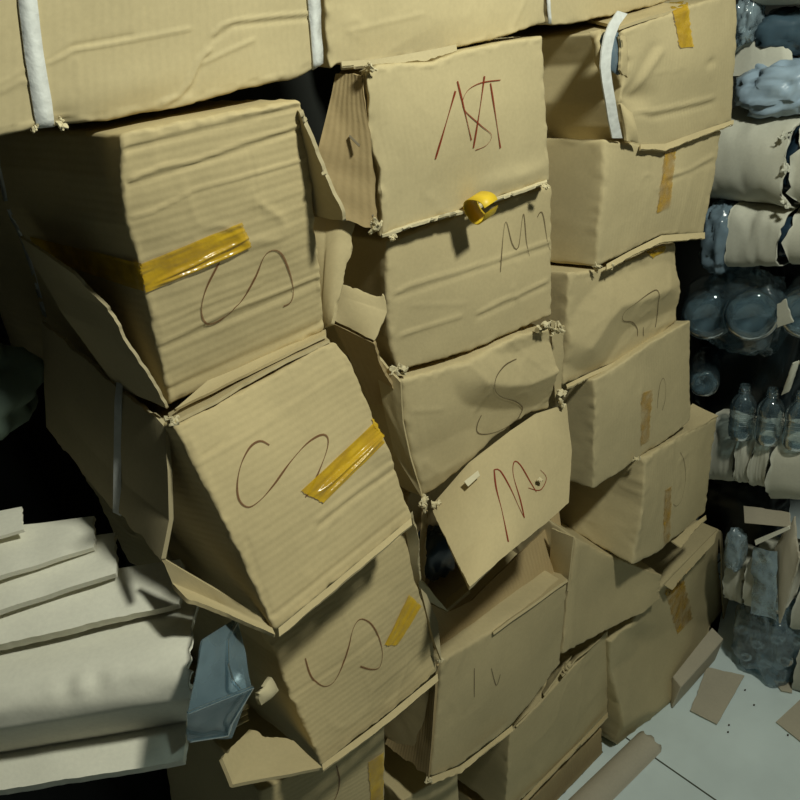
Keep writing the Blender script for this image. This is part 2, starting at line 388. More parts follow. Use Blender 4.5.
def crumple(name, parent, mat, c, size, n=3):
    """one scrap of torn, folded card"""
    nu, nv = 18, 10; sd = random.randint(0, 9999); e1 = RNG.normal(0, 1, 3)*[1, .5, .8]; e1 /= np.linalg.norm(e1); e2 = np.cross(e1, RNG.normal(0, 1, 3)*.5+[0, -1, .3]); e2 /= np.linalg.norm(e2)
    U, V = np.meshgrid(np.linspace(0, 1, nu+1), np.linspace(0, 1, nv+1), indexing='ij')
    q = np.stack([U*2.6+sd*.13, V*1.8, U*0+sd*.7], -1); tri = lambda k: np.abs(fbm(q, sd+k, 2))*1.6-.5
    S = np.array(c)+e1*((U-.5)*size*2.0)[..., None]+e2*((V-.5)*size*(1.1+.5*vnoise(np.stack([U*6, U*0, U*0+sd], -1), sd)))[..., None]
    S = S+np.stack([tri(1), tri(2), tri(3)], -1)*size*.75
    nn = np.cross(np.gradient(S, axis=0), np.gradient(S, axis=1)); nn /= np.maximum(np.linalg.norm(nn, axis=-1, keepdims=True), 1e-9)
    A = (S+nn*.0007).reshape(-1, 3); B = (S-nn*.0007).reshape(-1, 3); m = len(A); Fc = []; ix = lambda i, j: i*(nv+1)+j
    for i in range(nu):
        for j in range(nv): t = (ix(i, j), ix(i+1, j), ix(i+1, j+1), ix(i, j+1)); Fc += [t, tuple(m+k for k in t[::-1])]
    bd = [ix(i, 0) for i in range(nu)]+[ix(nu, j) for j in range(nv)]+[ix(i, nv) for i in range(nu, 0, -1)]+[ix(0, j) for j in range(nv, 0, -1)]
    for t in range(len(bd)): a, b = bd[t], bd[(t+1) % len(bd)]; Fc.append((a, a+m, b+m, b))
    return mesh_obj(name, np.concatenate([A, B]), Fc, mat, parent, smooth=False)

def frame(ax):
    ax = np.array(ax, float); ax /= np.linalg.norm(ax); u = np.cross(ax, [0, 0, 1.0])
    if np.linalg.norm(u) < 1e-3: u = np.array([1.0, 0, 0])
    u /= np.linalg.norm(u); return ax, u, np.cross(u, ax)
def lathe(profile, base, axis, n=36, fn=None):
    a, u, w = frame(axis); V = []; Fc = []
    for k, (r, z) in enumerate(profile):
        for i in range(n):
            t = 2*math.pi*i/n; rr = r*(fn(t, z) if fn else 1); V.append(np.array(base)+a*z+u*rr*math.cos(t)+w*rr*math.sin(t))
    for k in range(len(profile)-1):
        for i in range(n): Fc.append((k*n+i, k*n+(i+1) % n, (k+1)*n+(i+1) % n, (k+1)*n+i))
    return V, Fc
def blob(c, rx, ry, rz, rough=.2, n=40, m=28, seed=0, freq=2.2, sq=.75, creases=.0):
    V = []; Fc = []; T = np.linspace(0, 2*np.pi, n, endpoint=False); Ph = np.linspace(-np.pi/2, np.pi/2, m)
    sp = lambda x, e: np.sign(x)*np.abs(x)**e
    for ph in Ph:
        for t in T:
            d = np.array([sp(math.cos(ph), sq)*sp(math.cos(t), sq), sp(math.cos(ph), sq)*sp(math.sin(t), sq), sp(math.sin(ph), sq)]); V.append(d)
    V = np.array(V); k = 1+rough*fbm(V*freq+seed, seed, 3)-creases*np.abs(vnoise(V*freq*1.7+seed, seed+9)); V = V*k[:, None]*[rx, ry, rz]+np.array(c)
    for j in range(m-1):
        for i in range(n): Fc.append((j*n+i, j*n+(i+1) % n, (j+1)*n+(i+1) % n, (j+1)*n+i))
    return V, Fc

# ================================================================== the room
def quad_slab(name, x0, x1, y0, y1, z0, z1, mat):
    V = [(x, y, z) for z in (z0, z1) for y in (y0, y1) for x in (x0, x1)]
    Fc = [(0, 2, 3, 1), (4, 5, 7, 6), (0, 1, 5, 4), (2, 6, 7, 3), (0, 4, 6, 2), (1, 3, 7, 5)]
    o = mesh_obj(name, V, Fc, mat, smooth=False); o['kind'] = 'structure'; return o
def floor_mat():
    m, nt, bs = new_mat('white_floor_tiles'); L = nt.links.new
    at = N(nt, 'ShaderNodeAttribute', attribute_name='cu')
    mp = N(nt, 'ShaderNodeMapping'); mp.inputs['Location'].default_value = (-1.03, -.20, 0); L(at.outputs['Vector'], mp.inputs[0])
    br = N(nt, 'ShaderNodeTexBrick', offset=0.0); br.inputs['Scale'].default_value = 1; br.inputs['Mortar Size'].default_value = .0022; br.inputs['Mortar Smooth'].default_value = .3
    br.inputs['Brick Width'].default_value = .60; br.inputs['Row Height'].default_value = .60
    br.inputs['Color1'].default_value = lin((224, 239, 239)); br.inputs['Color2'].default_value = lin((222, 237, 237)); br.inputs['Mortar'].default_value = lin((70, 74, 62)); L(mp.outputs[0], br.inputs[0])
    n = N(nt, 'ShaderNodeTexNoise'); n.inputs['Scale'].default_value = 7; n.inputs['Detail'].default_value = 6; L(at.outputs['Vector'], n.inputs['Vector'])
    mr = N(nt, 'ShaderNodeMapRange'); mr.inputs[1].default_value = .35; mr.inputs[2].default_value = .7; mr.inputs[3].default_value = .9; mr.inputs[4].default_value = 1.03; L(n.outputs['Fac'], mr.inputs[0])
    vm = N(nt, 'ShaderNodeVectorMath', operation='SCALE'); L(br.outputs['Color'], vm.inputs[0]); L(mr.outputs[0], vm.inputs['Scale']); L(vm.outputs[0], bs.inputs['Base Color'])
    bs.inputs['Roughness'].default_value = .42; return m
WALLM = card_mat('dull_plaster', (50, 52, 48), bump=.2)
quad_slab('floor', -1.2, 2.2, -1.6, 1.4, -.06, 0, floor_mat())
quad_slab('wall_back', -1.2, 2.2, 1.28, 1.4, 0, 2.75, WALLM)
quad_slab('wall_right', 2.08, 2.2, -1.6, 1.28, 0, 2.75, WALLM)
quad_slab('ceiling', -1.2, 2.2, -1.6, 1.4, 2.75, 2.83, WALLM)

# ================================================================== top row
T1 = Carton('T1', 'long carton lying along the top left with a white strap near its left end', (-150, -120, .0), (306, -230, .0), (325, 64, .0), (-190, 158, .0),
    bottom=[(0, 137), (40, 127), (95, 122), (182, 108), (230, 96), (300, 79)], depth=.38, mat=CARD_V,
    creases=[([(46, 64), (62, 57), (72, 51), (130, 41), (187, 31)], 2.2, .0022), ([(46, 62), (72, 47), (130, 37)], 3, -.0016), ([(212, 36), (218, 28), (232, 23), (270, 18), (312, 14)], 2.2, .0024), ([(212, 42), (232, 28), (312, 19)], 3, -.0018),
             ([(160, 104), (178, 98), (188, 84), (198, 62), (207, 52)], 3, .0034), ([(170, 106), (190, 90), (203, 60)], 4, -.002), ([(200, 66), (225, 54), (252, 42)], 2.5, .002), ([(0, 92), (20, 80), (40, 84)], 4, .0015), ([(75, 60), (78, 90)], 2.5, .001)],
    dents=[(295, 45, 30, 40, 0, -.004), (120, 90, 60, 20, -12, .003), (60, 120, 14, 10, 0, -.003)], group='long strapped cartons along the top row', r=.006)
T1.ring_u([(28, -2), (34, 60), (43, 126)], w=.0068, name='strap')
T1.ring_u([(311, -6), (315, 30), (319, 60)], w=.0066, name='strap')
T1.torn(61, 124, -.004, .005); T1.torn(35, 128, -.003, .0035)
T2 = Carton('T2', 'plain carton on the top row between two white straps, above the red scribbled one', (312, -230, .006), (528, -250, .006), (545, 22, .006), (331, 68, .006),
    bottom=[(341, 64), (375, 62), (432, 52), (500, 37)], depth=.38, mat=CARD_V, dents=[(430, 20, 60, 30, 0, .003)], group='long strapped cartons along the top row', creases=[([(350, 30), (420, 12)], 3, .001)])
T2.lip([(341, 63), (375, 61), (432, 51), (456, 46)], w=(1, 8), jag=.004, mat=CARD_G)
T3 = Carton('T3', 'carton at the top of the photo whose end shows above the torn strapped box', (532, -250, .05), (660, -235, .05), (672, -1, .05), (548, 23, .05),
    bottom=[(570, 22), (620, 12), (658, 4)], depth=.38, mat=CARD_V, group='long strapped cartons along the top row')
T3.ring_u([(538, -30), (541, 0), (546, 22)], w=.003, name='strap')

# ================================================================== left column
L1 = Carton('L1', 'large topmost left carton with yellow tape round its left edge and a looped mark', (118, 136, -.035), (299, 98, -.035), (327, 330, -.012), (168, 407, -.012),
    top=[(200, 117), (290, 100)], left=[(117, 180), (124, 225), (137, 262), (146, 300)], bottom=[(225, 380)], depth=.40, back=(-.03, -.045), backt=(-.03, -.015), mat=CARD_H, wash=(.00030, .017, 1),
    creases=[([(122, 152), (165, 140), (240, 121), (299, 106)], 2.2, -.0022), ([(122, 146), (240, 113), (299, 101)], 3, .0018), ([(127, 180), (160, 166), (190, 161), (240, 142), (300, 124)], 2, .0022), ([(127, 186), (300, 129)], 3, -.0022),
             ([(128, 217), (150, 211), (190, 190), (300, 160)], 1.6, .0020), ([(155, 346), (230, 310), (318, 276)], 2, .0022), ([(155, 351), (318, 281)], 3, -.002), ([(165, 392), (326, 320)], 3, -.002), ([(150, 330), (200, 306), (260, 285)], 2, .001),
             ([(245, 146), (256, 215)], 1.5, -.0007)], dents=[(230, 200, 70, 60, 0, .004), (150, 280, 20, 40, 0, -.003)], r=.006)
L1.tape((139, 264), (241, 222), (251, 247), (146, 292), n=(44, 14), fold=[(.72, .0022, .06, -.2), (.92, .002, .05, .05)]); L1.tape((30, 236), (140, 262), (145, 291), (42, 256), n=(30, 10))
L1.ink([[(219, 262), (206, 288), (201, 310), (206, 323), (219, 320), (240, 302), (255, 277), (264, 256), (273, 250), (282, 255), (290, 275), (293, 292), (290, 302), (283, 306)]], INK_B, .0010)
L1.ring_w(.62, w=.006, out=.005)
L1.flap((22, 236, .17), (78, 274, .03), (168, 410, -.02), (118, 386, .07), bottom=[(152, 402, .0)], right=[(93, 290, .02), (110, 308, .01), (140, 360, -.01)], left=[(34, 262, .16), (62, 312, .12)], thick=.003, jag=(0, .005, 0, 0), n=(24, 50), mat=CARD_G, name='flap')
L1.flap((296, 108, -.03), (302, 111, -.042), (347, 223, -.068), (312, 215, -.018), thick=.004, jag=(0, .003, .002, 0), n=(10, 40), mat=CARD_G)
L1.flap((308, 208, .03), (361, 208, .0), (333, 324, -.012), (320, 330, .01), right=[(353, 245, .0), (343, 284, -.005)], top=[(326, 214, .02), (341, 200, .01)], thick=.004, jag=(.006, .004, 0, 0), n=(20, 40), bulge=.006)
L1.flap((225, 366, -.004), (326, 331, -.006), (326, 337, -.026), (172, 412, -.026), thick=.003, jag=(0, 0, .002, 0), n=(50, 4), amp=.001, mat=CARD, name='bottom_flap')

L2 = Carton('L2', 'carton leaning out below the topmost left one, yellow tape on its right edge', (173, 426, -.04), (337, 342, -.03), (412, 520, -.10), (276, 631, -.135),
    top=[(230, 398), (290, 366), (325, 345)], left=[(200, 480), (236, 550)], right=[(352, 362), (372, 410), (390, 455)], bottom=[(340, 580)], depth=.34, back=(-.02, -.10), mat=CARD_H, wash=(.0002, .019, 1),
    creases=[([(318, 526), (350, 500), (394, 470)], 2.5, -.003), ([(316, 520), (394, 462)], 3, .002), ([(195, 466), (240, 440), (345, 372)], 3, .0012), ([(203, 456), (225, 440)], 2, -.002), ([(190, 440), (260, 610)], 4, .0012), ([(245, 540), (272, 615)], 3, -.002), ([(270, 618), (405, 512)], 3, -.0018)],
    dents=[(380, 450, 18, 14, -35, .005), (300, 480, 70, 60, 0, .004)], r=.006)
L2.tape((300, 491), (372, 424), (386, 441), (322, 503), n=(34, 12), fold=[(.62, .0032, .08, .12), (.85, .002, .06, -.1)]); L2.tape((370, 405), (381, 408), (387, 442), (372, 426), n=(8, 14))
L2.ink([[(269, 445), (260, 441), (250, 447), (241, 464), (237, 484), (239, 500), (248, 507), (260, 500), (274, 484), (290, 462), (306, 444), (320, 435), (327, 437), (327, 448), (320, 468), (310, 490), (305, 497)]], INK_B, .0010)
sp = L2.flap((42, 320, .19), (168, 424, -.02), (162, 561, -.04), (48, 428, .17), top=[(120, 385, .06)], right=[(171, 470, -.03), (171, 520, -.035)], bottom=[(115, 510, .06)], thick=.005, jag=(.003, 0, .004, 0), n=(50, 40), mat=CARD_G, name='side_panel', bulge=.004)
sheet('strap', sp, STRAP, (117, 382, .058), (123, 384, .053), (121, 516, .046), (113, 512, .052), top=None, left=[(115, 400, .053)], right=[(122, 400, .047)], thick=.0015, n=(4, 30), amp=.0005)
L2.flap((160, 556, -.02), (270, 622, -.125), (276, 634, -.14), (188, 602, -.075), left=[(172, 584, -.04)], bottom=[(230, 615, -.10)], thick=.004, jag=(0, 0, .003, .006), n=(50, 14), name='bottom_flap', amp=.003)
L2.flap((168, 413, .0), (322, 335, .0), (330, 341, -.03), (172, 424, -.04), thick=.003, jag=(0, 0, .002, 0), n=(60, 6), name='top_flap', amp=.002)
L2.lip([(278, 630, -.135), (340, 580, -.118), (411, 520, -.10)], w=(1, 7), jag=.001)
L2.torn(172, 421, -.045, .006, 3)

L3 = Carton('L3', 'left column carton with an S mark and a small torn corner at its left', (262, 632, -.05), (405, 530, -.04), (438, 674, -.08), (321, 767, -.10),
    left=[(278, 655, -.055), (292, 698, -.075)], right=[(414, 575), (434, 640)], bottom=[(380, 722)], depth=.34, back=(-.01, -.05), mat=CARD_H, wash=(.00016, .019, 1),
    creases=[([(290, 697), (330, 668), (378, 632)], 1.6, -.0026), ([(372, 690), (434, 640)], 2.5, .0015), ([(385, 702), (437, 655)], 2, -.0015)], dents=[(350, 660, 50, 50, 0, .004), (425, 660, 16, 16, 0, -.004)], r=.006)
L3.tape((384, 645), (408, 594), (421, 606), (397, 645), n=(14, 24))
L3.ink([[(305, 658), (309, 672), (314, 680), (324, 686), (333, 682), (341, 668), (348, 648), (353, 628), (360, 619), (370, 623), (378, 636), (382, 653), (379, 667), (370, 669), (360, 666)]], INK_B, .0010)
L3.flap((271, 676, -.075), (278, 692, -.075), (260, 707, -.09), (255, 693, -.09), thick=.004, jag=(.003, .003, .003, .003), n=(14, 14), bulge=.006, mat=CORE, name='torn_corner')
L3.lip([(322, 767, -.10), (380, 722, -.09), (437, 675, -.08)], w=(1, 6), jag=.001)
L3.flap((248, 733, -.05), (292, 738, -.07), (322, 768, -.115), (218, 758, -.10), bottom=[(230, 789, -.13), (276, 778, -.125)], thick=.004, jag=(.004, 0, .001, .003), n=(40, 30), name='bottom_flap', amp=.004)
L3.flap((405, 522, -.045), (412, 512, -.06), (421, 580, -.05), (415, 586, -.04), right=[(420, 540, -.055)], thick=.004, jag=(0, .003, 0, 0), n=(8, 30), name='flap', mat=CARD_G)
L3.flap((420, 588, -.05), (426, 594, -.055), (440, 660, -.085), (432, 640, -.075), right=[(437, 622, -.07)], thick=.004, n=(6, 30), name='flap', mat=CARD_G)

L4 = Carton('L4', 'carton at the very bottom of the left column, mostly cut off by the frame', (258, 792, -.04), (384, 724, -.04), (392, 1330, -.04), (330, 1400, -.04), depth=.30, back=(0, 0), mat=CARD_H, zmin=.001,
    ridges=[], creases=[([(300, 800), (336, 776)], 2, -.002)])
L4.tape((367, 762), (383, 752), (383, 799), (371, 802), n=(8, 18)); L4.ink([[(336, 765), (339, 778), (338, 790), (334, 800)]], INK_B, .001)

# bent cardboard between the left and middle columns
L2.flap((344, 282, .02), (384, 290, -.02), (376, 343, -.03), (334, 321, .01), right=[(387, 312, -.025)], thick=.004, jag=(.008, .003, .002, 0), n=(30, 30), bulge=.006, name='side_flap', mat=CARD)
L2.flap((333, 322, .01), (376, 343, -.03), (402, 402, -.005), (372, 404, .03), right=[(386, 372, -.018)], thick=.004, jag=(0, .003, .003, 0), n=(26, 30), bulge=-.004, name='side_flap', mat=CARD_B)

# ================================================================== middle column
M1 = Carton('M1', 'carton with a bold red scrawl and a curl of yellow tape at its bottom edge', (363, 74, -.02), (543, 37, -.016), (548, 181, -.016), (381, 235, -.02),
    top=[(376, 66), (432, 62), (459, 51), (500, 43)], left=[(368, 135), (378, 170), (380, 205)], bottom=[(470, 209)], depth=.17, back=(.10, -.015), mat=CARD_V,
    creases=[([(395, 160), (400, 190)], 2, .0008), ([(520, 175), (545, 165)], 8, .002)], dents=[(455, 130, 60, 50, 0, .005), (372, 140, 10, 30, 0, -.004), (505, 180, 30, 10, -15, .003)], r=.0065)
M1.ink([[(435, 159), (446, 122), (455, 91)], [(457, 81), (464, 110), (471, 140)], [(473, 148), (479, 112), (484, 76)], [(490, 83), (495, 115), (500, 148)]], INK_R, .00125)
M1.ink([[(500, 80), (480, 83), (466, 92), (463, 108), (480, 125), (491, 135), (486, 145), (475, 150)]], INK_R, .0006)
M1.lip([(382, 235), (420, 222), (470, 208), (510, 194), (547, 181)], w=(0, 2.2), off=-.016, o2=-.007, jag=.003, mat=CORE)
M1.torn(374, 227, -.03, .009, 5); M1.torn(393, 237, -.03, .005, 3); M1.torn(546, 186, -.028, .006, 3); M1.torn(372, 68, -.03, .007, 3)
M1.flap((337, 73, .005), (362, 74, -.019), (380, 236, -.021), (304, 206, .012), right=[(366, 110, -.018), (374, 150, -.021), (377, 200, -.020)], thick=.004, jag=(.002, .002, .004, 0), n=(40, 60), name='side_panel', mat=CARD_B, amp=.003, freq=14)
for (x, y) in ((354, 141), (368, 211)):
    sheet('staple', M1.root, STEEL, (x-5, y-4, -.009), (x-4, y-6, -.009), (x+6, y+4, -.020), (x+5, y+6, -.020), thick=.002, n=(4, 8), amp=0)
# curl of yellow tape
V = []; Fc = []; c = un(481, 207, -.036); nn_ = 40
ax_ = np.array([1, .12, .12]); ax_ /= np.linalg.norm(ax_); _, u_, w_ = frame(ax_)
for i in range(nn_+1):
    t = .35+2*math.pi*.93*i/nn_; rr_ = .0150+.0012*math.sin(3*t)
    for dx, dr in ((-.0125, 0), (.0125, 0), (.0125, -.0009), (-.0125, -.0009)):
        V.append(c+ax_*dx+(u_*math.cos(t)+w_*math.sin(t))*(rr_+dr))
for i in range(nn_):
    for k in range(4): Fc.append((4*i+k, 4*i+(k+1) % 4, 4*i+4+(k+1) % 4, 4*i+4+k))
TAPE_S = simple('yellow_tape_curl', (226, 192, 48), .45, .4)
o = mesh_obj('tape_curl', V, Fc, TAPE_S, M1.root)

M2 = Carton('M2', 'carton with a faint letter M second in the middle column, crossed by long wrinkles', (386, 241, .0), (550, 183, .0), (553, 316, -.005), (396, 371, -.005),
    left=[(386, 300), (388, 340)], bottom=[(470, 351)], depth=.36, back=(-.02, -.02), mat=CARD,
    creases=[([(395, 292), (408, 285), (432, 278), (490, 262), (548, 240)], 2.2, .0026), ([(395, 297), (432, 284), (548, 246)], 3, -.0018), ([(400, 334), (412, 330), (460, 315)], 2.2, .0026), ([(478, 312), (505, 298), (515, 296), (546, 281)], 2.2, .0028), ([(478, 316), (546, 286)], 3, -.002), ([(410, 305), (463, 303)], 2.5, .001), ([(512, 286), (517, 300)], 2.5, .002), ([(395, 338), (415, 329)], 2, .001)],
    dents=[(470, 290, 70, 50, 0, .005)], r=.007)
M2.ink([[(500, 272), (503, 234), (506, 222), (512, 244), (518, 247), (523, 214), (526, 241), (529, 256)], [(537, 217), (540, 212), (543, 216), (547, 241), (550, 250)]], INK_D, .0008)
M2.torn(400, 370, -.012, .009, 5); M2.torn(392, 372, -.01, .007, 4)

M3 = Carton('M3', 'sagging carton with an S mark third in the middle column, its front ridged', (402, 379, -.015), (554, 325, -.015), (553, 410, -.012), (424, 497, -.012),
    top=[(440, 369), (465, 360), (500, 344), (522, 333)], left=[(404, 420), (412, 455)], bottom=[(470, 463), (510, 431), (535, 414)], depth=.36, back=(-.02, -.02), mat=CARD,
    ridges=[([(482, 378), (500, 382), (524, 381), (552, 368)], 30, .017), ([(424, 478), (470, 456)], 26, .006)],
    creases=[([(466, 361), (481, 378), (482, 392), (478, 410)], 2.2, .003), ([(500, 345), (525, 379)], 2.5, .0018), ([(512, 338), (540, 366)], 2.5, .0018), ([(482, 353), (500, 378)], 2.5, .0015), ([(412, 410), (440, 408)], 2.5, .0015), ([(415, 385), (430, 490)], 2, .001), ([(436, 470), (425, 460)], 2, .002)], dents=[(440, 420, 30, 40, 0, .005)], r=.008, amp=.004)
M3.ink([[(516, 359), (505, 365), (496, 377), (495, 390), (502, 397), (515, 401), (522, 407), (520, 414), (515, 421), (500, 430), (485, 434), (477, 432), (477, 424), (481, 415)]], INK_D, .0009)
M3.torn(557, 330, -.02, .010, 5); M3.torn(543, 328, -.025, .010, 3); M3.torn(424, 502, -.02, .008, 4); M3.torn(562, 403, -.02, .008, 4)
M3.flap((550, 318, .0), (566, 324, -.01), (560, 395, -.0), (554, 404, -.0), thick=.004, jag=(.006, .003, .003, 0), n=(12, 30), name='flap', mat=CARD)
M3.flap((374, 352, .005), (401, 379, -.018), (423, 499, -.016), (394, 452, .008), thick=.004, n=(16, 36), jag=(.003, 0, .003, 0), name='side_panel', mat=CARD, amp=.003, right=[(404, 420, -.012), (411, 455, -.012)])

# open, crushed carton: shell with no front, plus a front flap
M4 = Carton('M4', 'burst carton with a red zigzag mark, its front flap hanging open to a dark inside', np.array([.578, .745, .868]), np.array([.80, .745, .885]), np.array([.79, .745, .685]), np.array([.56, .745, .685]), depth=.24, back=(0, 0), mat=CARD_B, r=.006)
mf = M4.flap((430, 508, -.012), (566, 404, -.012), (568, 503, -.085), (469, 588, -.15), top=[(470, 463), (510, 431), (535, 414)], right=[(571, 450, -.045)], bottom=[(505, 556, -.125), (545, 524, -.10)], left=[(444, 535, -.06), (456, 560, -.10)], thick=.005, jag=(0, .001, .001, .0025), n=(60, 50), name='front_flap', mat=CARD, amp=.0022, bulge=.004)
me = mf.data; vv = [tuple(np.array(v.co)+np.array(M4.root.location)) for v in me.vertices]; mb = BVHTree.FromPolygons(vv, [tuple(p.vertices) for p in me.polygons])
M4.ink([[(494, 470), (496, 488), (502, 512), (508, 542)], [(494, 470), (500, 471), (510, 488), (519, 508), (524, 518)], [(524, 518), (520, 500), (513, 475), (514, 462), (520, 465), (530, 482), (536, 492)]], INK_R, .0011, bvh=mb, parent=mf)
M4.ink([[(528, 488), (540, 490), (546, 478), (540, 470)]], INK_R, .0006, bvh=mb, parent=mf)
M4.flap((417, 596, .01), (558, 505, .05), (566, 578, .0), (438, 664, -.01), top=[(446, 612, .015), (470, 600, .02), (546, 527, .05)], thick=.005, jag=(.003, 0, 0, .002), n=(50, 40), name='lower_panel', mat=CARD_B)
M4.flap((422, 510, .0), (429, 512, -.005), (425, 585, .0), (416, 590, .01), thick=.004, jag=(0, .004, 0, 0), n=(8, 30), name='side_panel', mat=CARD_B)
M4.flap((417, 578, -.01), (424, 582, -.015), (449, 612, -.02), (420, 598, -.015), top=None, thick=.003, jag=(.004, .004, .004, 0), n=(16, 10), name='torn_edge', mat=CORE)
M4.flap((446, 600, .03), (466, 584, .03), (470, 592, -.02), (444, 612, -.01), thick=.004, jag=(.004, 0, .002, .002), n=(16, 10), name='bottom_flap', mat=CARD)
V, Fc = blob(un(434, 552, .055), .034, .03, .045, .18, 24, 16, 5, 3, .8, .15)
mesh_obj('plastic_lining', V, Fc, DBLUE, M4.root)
M4.torn(424, 505, -.01, .010, 5); M4.torn(436, 504, -.02, .007, 3); M4.torn(540, 480, -.075, .004, 3)
sheet('tape_scrap', mf, simple('pale_tape_scrap', (214, 206, 176), .3, .6), (464, 482, -.034), (478, 471, -.034), (480, 476, -.042), (468, 487, -.042), thick=.001, n=(8, 5), amp=.001)

M5 = Carton('M5', 'large carton low in the middle column with a faint N and a pale top flap', (440, 660, -.03), (567, 582, -.03), (561, 662, -.03), (431, 778, -.04),
    top=[(491, 632), (530, 606)], left=[(439, 690), (435, 735)], bottom=[(460, 767), (487, 747), (512, 727), (538, 692)], depth=.34, back=(0, .0), mat=CARD, dents=[(500, 690, 50, 40, 0, .004)], creases=[([(455, 665), (454, 720)], 1.5, -.0005)], r=.007)
M5.ink([[(474, 697), (474, 668)], [(491, 668), (496, 685), (500, 674)]], INK_D, .0007)
M5.lip([(431, 778, -.04), (460, 767, -.04), (487, 747, -.04), (512, 727, -.04)], w=(1, 6), jag=.002); M5.torn(428, 781, -.05, .006, 3); M5.torn(441, 660, -.04, .005, 3)
M5.flap((486, 628, .0), (552, 566, .03), (568, 580, -.034), (493, 633, -.034), thick=.004, jag=(.004, .001, 0, 0), n=(40, 12), name='top_flap')
M5.flap((412, 690, .06), (438, 664, -.028), (429, 778, -.036), (386, 745, .06), right=[(437, 690, -.03), (433, 735, -.035)], thick=.004, jag=(0, 0, .004, 0), n=(20, 36), name='side_panel', mat=CARD_B, amp=.003)

M6 = Carton('M6', 'carton corner showing at the bottom edge below the flat-fronted middle carton', (402, 800, .0), (457, 768, .0), (468, 905, .0), (404, 960, .0), depth=.3, back=(0, 0), mat=CARD, zmin=.001)

# ================================================================== right column
R1 = Carton('R1', 'torn carton topmost in the right column with a white strap over its hole', (619, 29, .0), (735, -7, .0), (733, 121, .0), (631, 145, .0),
    top=[(655, 17), (690, 4)], left=[(625, 60), (620, 100), (624, 125)], bottom=[(665, 145), (699, 133)], depth=.36, back=(-.05, -.02), mat=CARD_V,
    creases=[([(622, 98), (632, 110), (652, 110), (672, 106), (712, 97)], 2.6, .004), ([(622, 104), (652, 116), (712, 102)], 4, -.003), ([(633, 90), (645, 68), (656, 50)], 4, .004), ([(626, 96), (640, 62), (650, 46)], 6, -.003), ([(650, 72), (680, 66)], 2, .001), ([(704, 58), (708, 75)], 2, .002), ([(726, 10), (731, 118)], 2, .001)],
    dents=[(636, 96, 14, 12, 0, -.009), (612, 52, 12, 26, 0, -.006), (685, 60, 40, 36, 0, .008), (707, 62, 4, 4, 0, -.004)], r=.007, amp=.004)
R1.tape((670, 3), (687, 2), (692, 47), (679, 48), n=(10, 26))
S_ = [(622, 14, -.004), (610, 34, -.014), (606, 68, -.018), (611, 101, -.018), (617, 138, -.008)]
sheet('strap', R1.root, STRAP, (617, 11, -.006), (627, 14, -.006), (622, 138, -.010), (612, 138, -.010), left=[(609, 23, -.012), (604, 36, -.016), (601, 52, -.018), (600, 68, -.019), (602, 84, -.019), (605, 101, -.018), (608, 120, -.014)], right=[(619, 25, -.012), (614, 38, -.016), (611, 53, -.018), (610, 68, -.019), (612, 84, -.019), (615, 101, -.018), (618, 120, -.014)], thick=.002, n=(4, 60), amp=.0003)
R1.flap((592, 31, .0), (618, 30, -.006), (622, 76, -.004), (600, 74, -.002), thick=.003, jag=(.005, .005, .006, .005), n=(20, 24), bulge=.006, mat=BLUE, name='plastic_lining')
R1.flap((589, 32, .0), (602, 27, -.010), (605, 76, -.010), (599, 77, -.0), left=[(594, 50, .0)], right=[(599, 40, -.014), (602, 58, -.014)], thick=.003, jag=(.003, .004, .003, .002), n=(12, 30), bulge=.005, amp=.003, freq=30, mat=CARD, name='torn_flap')
R1.flap((618, 32, -.012), (627, 38, -.006), (626, 80, -.008), (620, 70, -.014), left=[(621, 50, -.014)], thick=.003, jag=(.002, .002, .003, .005), n=(12, 30), bulge=.004, amp=.002, freq=30, mat=CARD, name='torn_flap')
R1.flap((617, 100, -.006), (632, 112, -.012), (638, 144, -.012), (624, 142, -.012), thick=.004, jag=(.006, .004, .002, .002), n=(16, 20), bulge=.006, name='torn_flap')
R1.lip([(640, 146), (665, 145), (699, 133), (733, 122)], w=(0, 5), jag=.003)
R1.flap((586, 20, .10), (660, 4, .06), (690, 4, .0), (619, 30, -.004), thick=.004, jag=(.004, 0, .002, 0), n=(30, 14), name='top_flap', amp=.003)

R2 = Carton('R2', 'carton with a faded tape stripe directly below the torn strapped one', (601, 139, .0), (722, 131, .0), (705, 234, -.006), (596, 267, -.006),
    top=[(660, 145)], bottom=[(631, 252), (661, 237)], depth=.36, back=(-.05, -.02), mat=CARD_V,
    creases=[([(665, 176), (690, 170), (712, 158)], 3, .003), ([(665, 180), (712, 164)], 4, -.002), ([(652, 140), (648, 240)], 1.6, -.0008), ([(690, 180), (676, 235)], 2.5, .0015), ([(710, 165), (695, 230)], 2.5, .0015), ([(600, 250), (603, 200)], 2.5, .001)],
    dents=[(660, 190, 40, 40, 0, .006), (608, 190, 12, 50, 0, .003)], r=.010, amp=.004)
R2.tape((665, 146), (676, 142), (669, 207), (656, 213), n=(10, 30), mat=TAPE_F)
R2.lip([(606, 266, -.006), (631, 252, -.006), (661, 237, -.006), (704, 234, -.006)], w=(0, 5), jag=.003); R2.torn(597, 268, -.012, .008, 4); R2.torn(612, 266, -.015, .006, 3)

